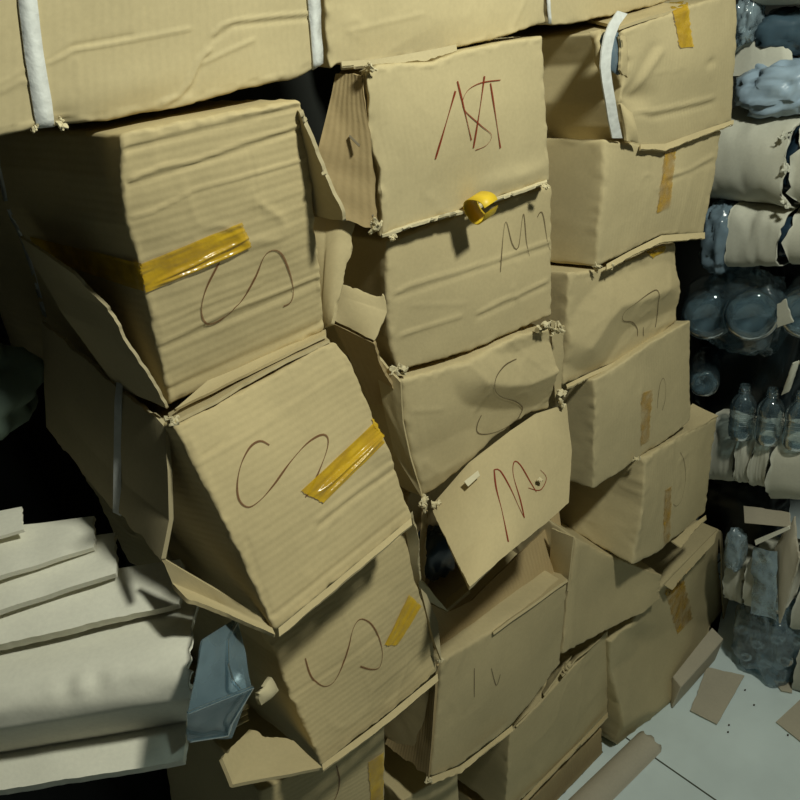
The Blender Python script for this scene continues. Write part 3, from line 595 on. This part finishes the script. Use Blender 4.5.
R3 = Carton('R3', 'crushed carton with a small looped pen mark third in the right column', (569, 274, .0), (677, 243, .0), (678, 324, -.004), (565, 386, -.004),
    top=[(607, 268), (640, 256), (666, 244)], bottom=[(607, 366), (641, 352)], depth=.36, back=(-.04, .0), backt=(-.04, -.02), mat=CARD,
    ridges=[([(585, 345), (602, 318), (614, 305), (646, 294), (664, 288)], 26, .016)],
    creases=[([(602, 276), (614, 303)], 2.2, .002), ([(622, 268), (640, 296)], 2.2, .002), ([(641, 264), (655, 282)], 2.2, -.002), ([(588, 282), (592, 296)], 2.2, .002), ([(575, 310), (590, 312)], 2, .001), ([(650, 330), (676, 322)], 2, .001)], r=.008, amp=.004)
R3.ink([[(658, 302), (659, 295), (656, 290), (648, 294), (637, 302), (625, 311), (622, 318), (624, 321), (632, 322), (637, 329), (637, 336)], [(658, 302), (657, 314), (655, 327)], [(643, 327), (643, 336)]], INK_D, .0009)
R3.lip([(566, 387), (590, 375), (615, 364)], w=(1, 4), jag=.003); R3.torn(562, 392, -.01, .008, 4)
R3.tape((646, 252), (665, 245), (665, 251), (652, 258), n=(14, 6))

R4 = Carton('R4', 'squared carton with a brownish tape stripe fourth in the right column', (594, 379, -.02), (691, 320, -.015), (690, 421, -.02), (594, 490, -.03),
    top=[(619, 365), (655, 341)], bottom=[(622, 471), (643, 454), (666, 440)], depth=.32, back=(-.05, .0), backt=(-.05, -.06), mat=CARD_V, r=.006, creases=[([(577, 440), (583, 452)], 2.5, -.003), ([(575, 398), (584, 405)], 3, -.003)], dents=[(645, 410, 40, 40, 0, .005), (581, 395, 8, 8, 0, -.006)])
R4.tape((641, 393), (652, 389), (648, 440), (640, 446), n=(10, 26), mat=TAPE_F); R4.ink([[(657, 408), (658, 395), (660, 383), (663, 378), (665, 384), (665, 398), (662, 410)]], INK_D, .0006)

R5 = Carton('R5', 'bulging carton with a rounded bottom and an oval pen loop fifth in the right column', (643, 456, -.03), (718, 417, -.02), (706, 515, -.02), (632, 562, -.05),
    top=[(687, 433)], bottom=[(656, 553), (668, 540)], left=[(641, 500)], depth=.26, back=(-.05, .05), backt=(-.05, -.05), mat=CARD_V, r=.010, amp=.006,
    creases=[([(672, 440), (666, 530)], 2, .001), ([(700, 450), (696, 500)], 2, -.001), ([(596, 526), (612, 534), (628, 536)], 2.5, -.004), ([(640, 470), (637, 545)], 3, .003)], dents=[(610, 515, 26, 40, 0, .006), (670, 490, 30, 50, 0, .006), (625, 556, 18, 8, 0, .006)])
R5.tape((664, 490), (671, 486), (669, 541), (663, 545), n=(8, 26), mat=TAPE_F); R5.ink([[(680, 452), (684, 462), (685, 480), (681, 500), (676, 506), (673, 504)]], INK_D, .0006)
R5.flap((670, 540, -.03), (706, 515, -.022), (706, 518, -.03), (681, 548, -.05), thick=.003, jag=(0, 0, .002, 0), n=(20, 10), name='bottom_flap')
R5.flap((653, 446, .03), (692, 404, .03), (718, 417, -.022), (645, 456, -.032), top=None, thick=.003, jag=(.003, 0, .003, 0), n=(24, 12), name='top_flap'); R5.torn(637, 459, -.035, .007, 4)

R6 = Carton('R6', 'carton with a smooth hollow front wedged under the bulging one', (576, 539, -.02), (662, 575, -.015), (660, 600, -.02), (561, 653, -.03),
    top=[(604, 552, -.015)], left=[(569, 590)], bottom=[(609, 630), (643, 614)], depth=.28, back=(.03, .02), mat=CARD, dents=[(620, 590, 40, 24, -25, -.008)], creases=[([(578, 545), (570, 640)], 2.5, .003)], r=.006)
R6.flap((552, 527, .02), (574, 537, -.024), (567, 592, -.028), (550, 575, .02), thick=.003, jag=(.002, 0, 0, 0), n=(12, 24), name='flap')

N1 = Carton('N1', 'carton with a crumpled open top standing in front of the lowest right cartons', (509, 734, .0), (609, 631, .0), (609, 713, .0), (506, 817, .0),
    top=[(556, 683)], bottom=[(556, 766)], depth=.28, back=(-.02, .0), mat=CARD, r=.004, dents=[(560, 730, 40, 40, 0, .004)], amp=.003)
N1.flap((524, 704, .05), (560, 655, .05), (604, 634, .004), (516, 728, -.004), thick=.003, jag=(.004, .002, .003, 0), n=(40, 14), name='top_flap', amp=.003, freq=18)
N1.flap((540, 686, .03), (556, 655, .03), (572, 655, .0), (545, 697, -.008), thick=.003, jag=(.004, .002, .003, 0), n=(36, 14), name='top_flap', amp=.004, freq=24)
N1.flap((556, 668, .02), (580, 640, .025), (607, 632, -.004), (562, 676, -.010), thick=.003, jag=(.003, .002, .003, 0), n=(36, 14), name='top_flap', amp=.003, freq=24)
N1.torn(566, 668, -.005, .009, 2, name='crumpled_flap', mat=CARD)
N1.lip([(509, 815, .0), (556, 767, .0), (608, 714, .0)], w=(0, 5), jag=.002)
_p = unz(602, 765, 0); 
N2 = Carton('N2', 'lowest carton resting on the floor tiles under the one with the crumpled top', (505, 826, .004), (602, 727, .004), (603, 766, .004), (520, 880, .004), depth=.28, back=(-.02, 0), mat=CARD_B, r=.005, zmin=.001)

R7 = Carton('R7', 'large bulging carton at the foot of the right column with a blot of yellow tape', (611, 640, -.01), (718, 528, .03), (722, 626, .04), (619, 757, .012),
    left=[(609, 700), (606, 735)], bottom=[(650, 733, .018), (674, 704, .024)], top=[(650, 600)], depth=.30, back=(-.02, 0), mat=CARD_V, r=.012, amp=.005, zmin=.001,
    ridges=[([(600, 722), (624, 706), (650, 692), (690, 662)], 40, .042)],
    dents=[(650, 640, 40, 50, 0, .006), (640, 640, 8, 10, 0, -.006), (630, 622, 10, 10, 0, .005)], creases=[([(628, 625), (640, 619), (652, 624)], 3, .004), ([(612, 708), (640, 700)], 3, .003)])
R7.tape((664, 590), (683, 580), (692, 618), (677, 634), n=(20, 26), rag=1.6, mat=TAPE_F); R7.tape((668, 582), (676, 576), (682, 584), (668, 596), n=(12, 12), mat=TAPE_F)
R7.flap((664, 585, -.005), (717, 530, .0), (714, 544, -.01), (672, 590, -.015), thick=.003, jag=(0, 0, .004, 0), n=(30, 8), name='top_flap')
R7.flap((719, 530, .03), (728, 540, .06), (732, 600, .06), (723, 620, .02), thick=.003, jag=(.003, .005, 0, 0), n=(12, 30), name='flap', mat=CARD_G)

# ================================================================== pile on the right
PILE = 'paper wrapped bundles piled against the right wall'
def bundle(label, xl, xr, yt, yb, yt2=None, yb2=None, X=1.33, rx=.07, open_end=False, mat=None, name='paper_bundle', group=PILE, cat='bundle', sq=.75, jagl=.004, rough=.05, ends=True):
    yt2 = yt if yt2 is None else yt2; yb2 = yb if yb2 is None else yb2
    A0 = unx(xl, yt, X); A1 = unx(xl, yb, X); B0 = unx(xr, yt2, X); B1 = unx(xr, yb2, X)
    n, m = 40, 36; V = []; Fc = []; sp = lambda x: np.sign(x)*abs(x)**sq; sd = random.randint(0, 500)
    rows = []
    for k in range(m+1):
        t = k/m; top = A0*(1-t)+B0*t; bot = A1*(1-t)+B1*t; c = (top+bot)/2; rz = (top[2]-bot[2])/2
        endk = 1
        for i in range(n):
            a = 2*math.pi*i/n; q = np.array([sp(math.cos(a)), sp(math.sin(a))]); j = 0
            if k in (0, m): j = jagl*(float(vnoise([[i*.9, k, sd]], sd)[0])+ .6*float(vnoise([[i*2.3, k, sd]], sd)[0]))*(1 if k == m else -1)
            w = 1+rough*float(fbm([[q[0]*1.3, q[1]*1.3, t*3+sd]], sd, 3)[0])
            ax = (B0+B1-A0-A1)/2; ax = ax/np.linalg.norm(ax)
            V.append(np.array([X+rx, c[1], c[2]])+np.array([q[0]*rx*w, 0, q[1]*rz*w])+ax*j)
    for k in range(m):
        for i in range(n): Fc.append((k*n+i, k*n+(i+1) % n, (k+1)*n+(i+1) % n, (k+1)*n+i))
    V = np.array(V); c = np.array([V[:, 0].mean(), V[:, 1].mean(), V[:, 2].min()])
    root = thing(name, label, cat, c, group)
    inner = np.array([V.mean(0)]*len(V)); 
    ctr = V.reshape(m+1, n, 3).mean(1, keepdims=True); V2 = (ctr+(V.reshape(m+1, n, 3)-ctr)*.965).reshape(-1, 3)
    K = len(V); F2 = [tuple(K+i for i in f[::-1]) for f in Fc]
    for r0 in (0, m):
        for i in range(n): Fc.append((r0*n+i, r0*n+(i+1) % n, K+r0*n+(i+1) % n, K+r0*n+i))
    mesh_obj('wrapper', np.concatenate([V, V2]), Fc+F2, mat or PAPER, root, cu=np.concatenate([V, V2])*[1, 1, 1])
    if ends:   # plastic goods showing at the ends
        for e, s_ in ((0, 1), (m, -1)):
            cc = ctr[e, 0]+np.array([0, 0, 0]); rz = (V.reshape(m+1, n, 3)[e, :, 2].max()-V.reshape(m+1, n, 3)[e, :, 2].min())/2
            Vb, Fb = blob(cc+np.array([0, .03*(1 if e else -1)*(-1 if e == m else -1)*0, 0]), rx*.8, .03, rz*.8, .12, 24, 16, sd, 3, .8, .1)
            mesh_obj('plastic_content', Vb, Fb, DBLUE, root)
    return root
def film(label, px, py, X, rx, ry_px, rz_px, mat, name='plastic_bag', cat='plastic bag', group=None, seed=1, rough=.22, cre=.2, sq=.7):
    c = unx(px, py, X); ry = abs(unx(px+ry_px, py, X)[1]-c[1]); rz = abs(unx(px, py+rz_px, X)[2]-c[2])
    V, Fc = blob(c+np.array([rx*.6, 0, 0]), rx, ry, rz, rough, 48, 32, seed, 2.4, sq, cre)
    o = mesh_obj(name, V, Fc, mat); recentre(o); return tag(o, label, cat, group)

bundle('grey wrapped bundle at the very top of the right pile', 752, 960, -40, 9, -40, 10, X=1.36, rx=.08, ends=False)
film('clear film standing up beside the top carton corner', 743, 22, 1.36, .03, 11, 24, FILM, name='plastic_film', cat='plastic film', seed=4)
film('dark blue plastic sack above the torn grey paper', 785, 34, 1.40, .06, 34, 24, simple('dark_blue_grey_sack', (62, 82, 94), .35, .5, noise=30), name='sack_or_shade_fill', cat='plastic sack', seed=8, rough=.14, cre=.1)
o = sheet('torn_paper', None, PAPER, unx(730, 38, 1.39), unx(792, 52, 1.39), unx(798, 76, 1.37), unx(730, 76, 1.37), top=[unx(752, 28, 1.39), unx(765, 40, 1.39), unx(782, 42, 1.39)], thick=.003, jag=(.008, .004, 0, 0), n=(40, 20), amp=.004)
recentre(o); tag(o, 'torn grey paper sheet tucked over the bluish plastic bag', 'paper')
for q in (756, 760): pass
film('bluish translucent plastic bag above the largest paper bundle', 775, 91, 1.345, .07, 46, 28, simple('bluish_bag_plastic', (146, 166, 182), .38, .5, noise=18), seed=12, rough=.14, cre=.16)
b1 = bundle('largest grey paper bundle with a torn split end, in the upper right pile', 702, 786, 115, 208, 120, 218, X=1.31, rx=.085, jagl=.010)
for (x, y) in ((783, 137), (786, 168), (786, 203)): crumple('torn_paper_shred', b1, PAPER, unx(x, y, 1.31), .008, 2)
bundle('grey paper bundle running out of frame beside the torn split end', 793, 960, 120, 214, 124, 220, X=1.32, rx=.085, jagl=.010)
film('blue plastic sleeve end below the largest paper bundle', 714, 240, 1.325, .05, 17, 35, BLUE, name='plastic_sleeve', cat='plastic sleeve', seed=21, rough=.12, cre=.16)
bundle('grey bundle under the largest one with a blue plastic sleeve at its left', 726, 779, 205, 273, 214, 272, X=1.32, rx=.07, jagl=.003, sq=.6)
bundle('short grey bundle cut off by the frame below the largest one', 786, 960, 212, 272, 216, 276, X=1.33, rx=.07, jagl=.006)

BG = 'clear plastic bottles lying in the right pile'
def bottle(label, base, axis, r=.032, L=.17, group=BG, ribs=True, n=36, rib=.05):
    prof = [(0.0005, .004), (r*.45, .002), (r*.75, -.0), (r*.93, .004), (r, .012)]
    z = .012; zs = np.linspace(.016, L*.62, 34)
    for k, q in enumerate(zs): prof.append((r*(1-rib*(math.sin(k*math.pi/2.5)**2 if ribs and 6 < k < 28 else 0)), q))
    prof += [(r*.97, L*.66), (r*.86, L*.72), (r*.66, L*.79), (r*.46, L*.84), (r*.42, L*.86)]
    root = thing('plastic_bottle', label, 'bottle', base, group)
    V, Fc = lathe(prof, base, axis, n); V2, F2 = lathe([(q[0]*.94, q[1]+.001) for q in prof], base, axis, n); k = len(V)
    mesh_obj('bottle_body', V, Fc, CLEAR, root)
    V, Fc = lathe([(r*.42, L*.86), (r*.42, L*.87), (r*.50, L*.875), (r*.50, L*.885), (r*.41, L*.89), (r*.41, L*.91), (r*.45, L*.915), (r*.41, L*.93), (r*.45, L*.94), (r*.40, L*.96), (r*.40, L)], base, axis, 24)
    mesh_obj('neck', V, Fc, CLEAR, root)
    if r < .02: return root
    V, Fc = lathe([(r*.1, .0125), (r*.6, .0095), (r*.85, .008), (r*.6, .0075), (r*.3, .011)], base, axis, 20, fn=lambda t, z: 1+.12*math.cos(5*t))
    mesh_obj('moulded_base', V, Fc, CLEAR, root)
    return root
nm = [((708, 318), .050, 'clear bottle lying base outward beside the crushed right-column carton'), ((752, 318), .050, 'clear ribbed bottle lying base outward left of the grey paper scrap'),
      ((704, 385), .030, 'small clear bottle base peeping out beside the squared carton')]
for (q, r, lab) in nm: bottle(lab, unx(*q, 1.34), (1, .55, -.08), r, .19)
bottle('clear bottle lying base outward at the frame edge right of the grey paper scrap', unx(806, 316, 1.35), (1, .3, -.05), .048, .19)
for (x, yb, lab) in ((740, 438, 'leftmost of three small upright bottles on the wrapped rolls'), (767, 443, 'middle one of three small upright bottles on the wrapped rolls'), (795, 448, 'rightmost of three small upright bottles on the wrapped rolls')):
    bottle(lab, unx(x, yb, 1.345), (.10, .06, 1), .0245, .115, group='small upright bottles on the wrapped rolls', rib=.13)
o = sheet('paper_scrap', None, PAPER, unx(776, 305, 1.33), unx(786, 298, 1.33), unx(796, 322, 1.34), unx(776, 328, 1.34), thick=.003, n=(12, 12), jag=(.003, .003, .003, .003)); recentre(o); tag(o, 'small grey paper scrap stuck between the bottle bases', 'paper scrap')
o = sheet('paper_scrap', None, PAPER, unx(793, 364, 1.32), unx(801, 360, 1.33), unx(790, 392, 1.33), unx(780, 396, 1.33), thick=.002, n=(12, 16), jag=(.002, .002, .002, .002), bulge=.004); recentre(o); tag(o, 'narrow curled paper scrap above the upright bottles', 'paper scrap')
film('added dark blob standing in for shade in the gap behind the bottles', 745, 350, 1.50, .06, 60, 90, simple('bottle_gap_shade', (28, 38, 42), .3, .5, noise=30), name='sack_or_shade_fill', cat='plastic sack', seed=33, rough=.12)  # added filler, its dark colour gives the shade between pile items
film('crumpled clear film wrapped over the two bottle bases', 735, 315, 1.37, .05, 46, 42, CLEAR, name='plastic_film', cat='plastic film', seed=41, rough=.12, cre=.12)

RG = 'wrapped rolls lying under the upright bottles'
bundle('narrow wrapped roll under the upright bottles, next to the bulging carton', 700, 733, 424, 488, 432, 492, X=1.36, rx=.06, ends=False, group=RG, mat=PAPER)
bundle('wrapped roll under the leftmost upright bottle', 734, 750, 432, 490, 436, 494, X=1.345, rx=.06, ends=False, group=RG)
bundle('wrapped roll under the middle upright bottle', 750, 767, 432, 495, 436, 498, X=1.34, rx=.06, ends=False, group=RG)
bundle('wide wrapped roll at the frame edge below the rightmost upright bottle', 768, 960, 436, 510, 446, 522, X=1.33, rx=.065, ends=False, group=RG)
o = sheet('folded_card', None, BOARD2, unx(744, 505, 1.37), unx(790, 512, 1.35), unx(791, 527, 1.33), unx(745, 523, 1.34), thick=.003, n=(20, 10), jag=(.002, .002, 0, 0)); recentre(o); tag(o, 'small flat card lying below the wrapped rolls', 'card')
o = sheet('card_strip', None, BOARD, unx(755, 540, 1.33), unx(789, 526, 1.33), unx(790, 529, 1.33), unx(756, 545, 1.33), thick=.004, n=(16, 4)); recentre(o); tag(o, 'thin slanting card edge over the dark hollow in the right pile', 'card')
film('added dark blob standing in for shade in the hollow beside the bulging carton', 735, 520, 1.49, .06, 46, 42, simple('hollow_shade_fill', (30, 38, 40), .4, .4, noise=30), name='sack_or_shade_fill', cat='plastic sack', seed=51, rough=.12)  # the hollow is an empty gap; this dark blob supplies its shade
film('crumpled clear film over the top corner of the lowest right carton', 733, 552, 1.345, .02, 10, 20, FILM, name='plastic_film', cat='plastic film', seed=56, rough=.10, cre=.06)
UG = 'grey bundles stacked above the bag of bottles'
bundle('slim grey bundle right behind the lowest right carton', 724, 742, 556, 606, 562, 612, X=1.37, rx=.05, ends=False, group=UG)
bundle('plastic-sheathed grey bundle above the bag of bottles', 743, 776, 556, 618, 560, 628, X=1.34, rx=.07, ends=False, group=UG)
o = sheet('plastic_film', None, FILM, unx(752, 548, 1.335), unx(777, 552, 1.335), unx(776, 622, 1.325), unx(752, 612, 1.325), thick=.001, n=(20, 30), amp=.006, freq=26, bulge=.006); recentre(o); tag(o, 'crinkled clear film sheet over the grey bundle above the bag of bottles', 'plastic film')
o = sheet('folded_card', None, BOARD2, unx(776, 545, 1.36), unx(796, 515, 1.36), unx(800, 560, 1.33), unx(780, 625, 1.33), thick=.004, n=(16, 24), jag=(.004, .004, .004, 0), bulge=.008); recentre(o); tag(o, 'upright bent card at the right edge above the bag of bottles', 'card')
bundle('grey bundle at the frame edge beside the bag of bottles', 790, 960, 592, 640, 600, 652, X=1.36, rx=.07, ends=False, group=UG)
bundle('lowest grey bundle at the frame edge standing on the floor beside the bag', 794, 960, 640, 700, 652, 712, X=1.38, rx=.05, ends=False, group=UG)
o = film('bluish clear bag of plastic bottles standing on the floor tiles', 763, 645, 1.375, .06, 35, 36, film_mat('hazy_bag_plastic', (.80, .89, .94), .30, (150, 172, 184), .06, 40), name='bottle_bag', cat='plastic bag', seed=71, rough=.12, cre=.12, sq=.6)
for k, (x, y) in enumerate(((743, 630), (758, 645), (778, 640), (745, 657), (765, 664), (785, 662))):
    bottle('clear bottle inside the bluish bag on the floor', unx(x, y, 1.368), (1, .5, .02), .019, .10, group='bottles inside the clear bag', n=24)

# ================================================================== floor bits
def flat_piece(label, pts, z=.004, mat=BOARD2, thick=.003, name='cardboard_piece', cat='cardboard', **k):
    P = [unz(x, y, z) for x, y in pts]; o = sheet(name, None, mat, *P, thick=thick, n=(24, 24), **k); recentre(o); return tag(o, label, cat)
flat_piece('grey card rectangle lying flat on the tiles near the bag of bottles', [(706, 667), (745, 676), (717, 725), (690, 711)], jag=(.002, .001, .001, .002), amp=.001)
flat_piece('grey card corner lying on the tiles at the right frame edge', [(800, 700), (850, 735), (830, 765), (776, 722)], amp=.001)
flat_piece('tiny grey card scrap on the tiles in front of the bottle bag', [(774, 681), (792, 683), (792, 693), (781, 691)], amp=.001)
# folded tray standing on edge
root = thing('folded_card_tray', 'upright folded card leaning beside the lowest right carton, pale edge uppermost', 'cardboard', unz(700, 690, 0))
zt = .068
a, b_, c_, d_ = unz(673, 677, zt), unz(712, 628, zt), unz(723, 639, zt), unz(681, 687, zt)
sheet('top_strip', root, BOARD2, b_, c_, d_, a, thick=.003, n=(10, 30), amp=.001)
g0 = np.array([d_[0]-.012, d_[1]+.010, .003]); g1 = np.array([c_[0]-.012, c_[1]+.010, .003])
sheet('side_wall', root, BOARD2, d_, c_, g1, g0, thick=.003, n=(30, 14), amp=.001)
g2 = np.array([a[0]-.004, a[1], .003]); sheet('end_wall', root, BOARD2, a, d_, g0, g2, thick=.003, n=(8, 14), amp=.001)
# curled strip
V = []; Fc = []
A = unz(650, 742, 0); B = unz(560, 830, 0); ax = B-A; L_ = np.linalg.norm(ax); ax /= L_; sdv = np.cross(ax, [0, 0, 1.0]); m_ = 12
for i in range(41):
    for k in range(m_+1):
        t = math.pi*(.06+.88*k/m_)
        for R in (.030, .027): V.append(A+ax*L_*i/40+sdv*math.cos(t)*R*1.05+np.array([0, 0, math.sin(t)*R*.8-.003]) + ax*(.004*math.sin(k*1.7) if i == 0 else 0))
w2 = 2*(m_+1)
for i in range(40):
    for k in range(m_):
        a0 = i*w2+2*k; b0 = a0+w2
        Fc += [(a0, a0+2, b0+2, b0), (a0+1, b0+1, b0+3, a0+3)]
    for k in (0, m_): a0 = i*w2+2*k; Fc.append((a0, a0+w2, a0+w2+1, a0+1))
for i in (0, 40):
    for k in range(m_): a0 = i*w2+2*k; Fc.append((a0, a0+1, a0+3, a0+2))
V = np.array(V); V[:, 2] -= V[:, 2].min()-.0005
o = mesh_obj('cardboard_strip', V, Fc, BOARD2); recentre(o); tag(o, 'curled grey card strip lying on the tiles along the foot of the stack', 'cardboard')
for (x, y) in ((754, 705), (729, 725), (728, 732), (745, 690), (788, 735)):
    V, Fc = blob(unz(x, y, .002), .0022, .0018, .0016, .3, 10, 8, x); o = mesh_obj('grit', V, Fc, DIRT); recentre(o); tag(o, 'tiny dark speck of grit on the white tiles', 'grit', 'specks of grit on the floor tiles')

# ================================================================== folded board on the left
SG = 'folded board sheets fanned out at lower left'
def slab(label, nl, nr, fl, fr, zn, zf, thick, mat=BOARD, jag=(0, .003, 0, 0), left=None, right=None, name='folded_board', amp=.003, bulge=0, far=.0):
    P = [unz(*fl, zf), unz(*fr, zf), unz(*nr, zn), unz(*nl, zn)]
    o = sheet(name, None, mat, *P, thick=thick, jag=jag, n=(60, 24), amp=amp, bulge=bulge, top=None); recentre(o); return tag(o, label, 'cardboard', SG)
slab('uppermost small folded board in the left fan, at the frame edge', (-60, 552), (26, 529), (-60, 520), (25, 508), 1.072, 1.076, .004)
slab('second folded board from the top of the left fan, half in shadow', (-70, 600), (95, 547), (-70, 535), (96, 516), 1.050, 1.062, .006)
slab('third folded board from the top of the left fan', (-70, 633), (120, 575), (-70, 560), (118, 534), 1.030, 1.046, .007)
slab('fourth and longest folded board in the left fan, just above the big roll', (-70, 667), (184, 604), (-70, 600), (183, 560), 1.002, 1.024, .012, jag=(0, .004, .0015, 0))
# big folded sheet, half tube
root = thing('wrapped_tray_bundle', 'thick rolled grey board wrapped round clear plastic trays at lower left', 'bundle', unz(120, 700, .80))
top_l, top_r = unz(-70, 664, .985), unz(196, 622, .985)
axl = top_l-top_r; Lr = np.linalg.norm(axl); axl /= Lr; pn = np.cross(axl, [0, 0, 1.0]); pn = pn if pn[1] < 0 else -pn
prof = []
for t in np.linspace(0, 1, 12): prof.append((-.10+.135*t, .006+.008*(t-1)))
for t in np.linspace(.1, 1, 14): prof.append((.035+.035*math.sin(t*math.pi/2), .006-.035*(1-math.cos(t*math.pi/2))))
for t in np.linspace(.1, 1, 10): prof.append((.070-.018*t, -.029-.052*t))
V = []; Fc = []; ns = 70; q = len(prof)
for i in range(ns+1):
    for k, (p_, z_) in enumerate(prof):
        s_ = Lr*i/ns; j = .0028*float(fbm([[k*.6, 0, 3]], 5, 3)[0]) if i == 0 else 0
        wv = .0016*float(fbm([[s_*9, k*.15, 1]], 9, 3)[0])+.0012*math.exp(-((s_-.10)/.03)**2-((k-17)/3)**2)*math.sin(s_*200)
        V.append(top_r+axl*(s_+j)+pn*(p_+wv)+np.array([0, 0, z_+wv]))
V = np.array(V); d_in = np.zeros_like(V); grid = V.reshape(ns+1, q, 3); tn = np.cross(np.gradient(grid, axis=1), np.gradient(grid, axis=0)); tn /= np.linalg.norm(tn, axis=-1, keepdims=True)
if (tn[:, 3, 2]).mean() < 0: tn = -tn
V2 = (grid-tn*.006).reshape(-1, 3); K = len(V)
for i in range(ns):
    for k in range(q-1):
        a = i*q+k; Fc += [(a, a+1, a+q+1, a+q), (K+a, K+a+q, K+a+q+1, K+a+1)]
rim = [k for k in range(q)]+[i*q+q-1 for i in range(1, ns+1)]+[ns*q+k for k in range(q-2, -1, -1)]+[i*q for i in range(ns-1, 0, -1)]
for i in range(len(rim)): a, b = rim[i], rim[(i+1) % len(rim)]; Fc.append((a, b, K+b, K+a))
mesh_obj('rolled_board', np.concatenate([V, V2]), Fc, BOARD, root, cu=np.concatenate([V, V2]))
# clear tray sticking out at its right end
def tri(px, z): return unz(px[0], px[1], z)
sheet('clear_tray', root, TRAY, un(200, 640, -0.105), un(237, 618, -0.085), un(252, 688, -0.145), un(188, 712, -0.145), thick=.0015, n=(24, 24), amp=.004, freq=16, right=[un(246, 652, -0.115)])
sheet('clear_tray', root, TRAY, un(186, 710, -0.147), un(252, 688, -0.147), un(231, 736, -0.135), un(188, 742, -0.135), thick=.0015, n=(24, 20), amp=.004, freq=16)
sheet('tray_liner', root, simple('slate_tray_liner', (122, 140, 148), .25, .6, noise=26), un(196, 640, -0.075), un(238, 622, -0.055), un(246, 690, -0.115), un(186, 735, -0.105), thick=.001, n=(20, 20), amp=.006, freq=14)
for P in ([(188, 713, -0.151), (215, 702, -0.151), (253, 687, -0.153)], [(238, 620, -0.091), (227, 640, -0.105), (228, 665, -0.125), (233, 682, -0.147), (240, 690, -0.151)], [(190, 741, -0.139), (228, 735, -0.139), (232, 722, -0.145), (253, 687, -0.153)]):
    p3 = np.array([un(*q_) for q_ in P]); V = []; Fc = []; pts = []
    for a, b in zip(p3[:-1], p3[1:]):
        for t in np.linspace(0, 1, 8, endpoint=False): pts.append(a*(1-t)+b*t)
    pts.append(p3[-1])
    for i, p_ in enumerate(pts):
        tg = pts[min(i+1, len(pts)-1)]-pts[max(i-1, 0)]; _, u_, w_ = frame(tg)
        for k in range(8): V.append(p_+(u_*math.cos(k*math.pi/4)+w_*math.sin(k*math.pi/4))*.0016)
    for i in range(len(pts)-1):
        for k in range(8): Fc.append((i*8+k, i*8+(k+1) % 8, i*8+8+(k+1) % 8, i*8+8+k))
    mesh_obj('tray_rim', V, Fc, CLEAR, root)
slab('lowest pale folded board at lower left, under the rolled board', (-80, 806), (187, 763), (-80, 735), (190, 715), .888, .900, .010, jag=(0, .002, .001, 0), amp=.002)
for k, (x, y) in enumerate(((242, 708), (241, 714), (240, 720))):
    o = sheet('card_offcut', None, CARD, un(232, y+4, -.03), un(248, y-4, -.05), un(249, y, -.055), un(233, y+8, -.035), thick=.002, n=(8, 4)); recentre(o); tag(o, 'small card edge in the little stack beside the clear tray', 'cardboard', 'card edges beside the clear tray')
# green sack, then a black mass added as shade behind the boards
V, Fc = blob(unz(-38, 394, 1.20), .072, .05, .056, .16, 48, 30, 3, 2, .75, .1)
o = mesh_obj('green_sack', V, Fc, GREEN); recentre(o); tag(o, 'dull dark green plastic sack at the left frame edge', 'sack')
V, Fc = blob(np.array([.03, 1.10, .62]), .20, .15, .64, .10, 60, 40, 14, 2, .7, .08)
o = mesh_obj('black_shade_mass', V, Fc, BLACK); recentre(o); tag(o, 'tall black mass added to darken the space behind the folded boards', 'sack')

# ================================================================== light
ld = bpy.data.lights.new('ceiling_lamp', 'POINT'); ld.energy = 56; ld.shadow_soft_size = .06; ld.color = (.97, 1.0, .86)
lo = bpy.data.objects.new('ceiling_lamp', ld); lo.location = (.70, -.10, 2.13); COL.objects.link(lo)
w = bpy.data.worlds.new('room_air'); scene.world = w; w.use_nodes = True
w.node_tree.nodes['Background'].inputs[0].default_value = (.85, 1.0, .95, 1); w.node_tree.nodes['Background'].inputs[1].default_value = .012

cd = bpy.data.cameras.new('camera'); cd.sensor_width = 36; cd.sensor_fit = 'HORIZONTAL'; cd.lens = 36*F/800; cd.clip_start = .02
co = bpy.data.objects.new('camera', cd); COL.objects.link(co)
Rm = Matrix(((XR[0], XR[1], -XR[2]), (YR[0], YR[1], -YR[2]), (ZR[0], ZR[1], -ZR[2]))).to_4x4()
co.matrix_world = Matrix.Translation(Vector(EYE)) @ Rm
scene.camera = co
scene.view_settings.view_transform = 'Standard'; scene.view_settings.look = 'None'; scene.view_settings.gamma = 1.0; scene.view_settings.use_curve_mapping = False
scene.view_settings.exposure = 0.0
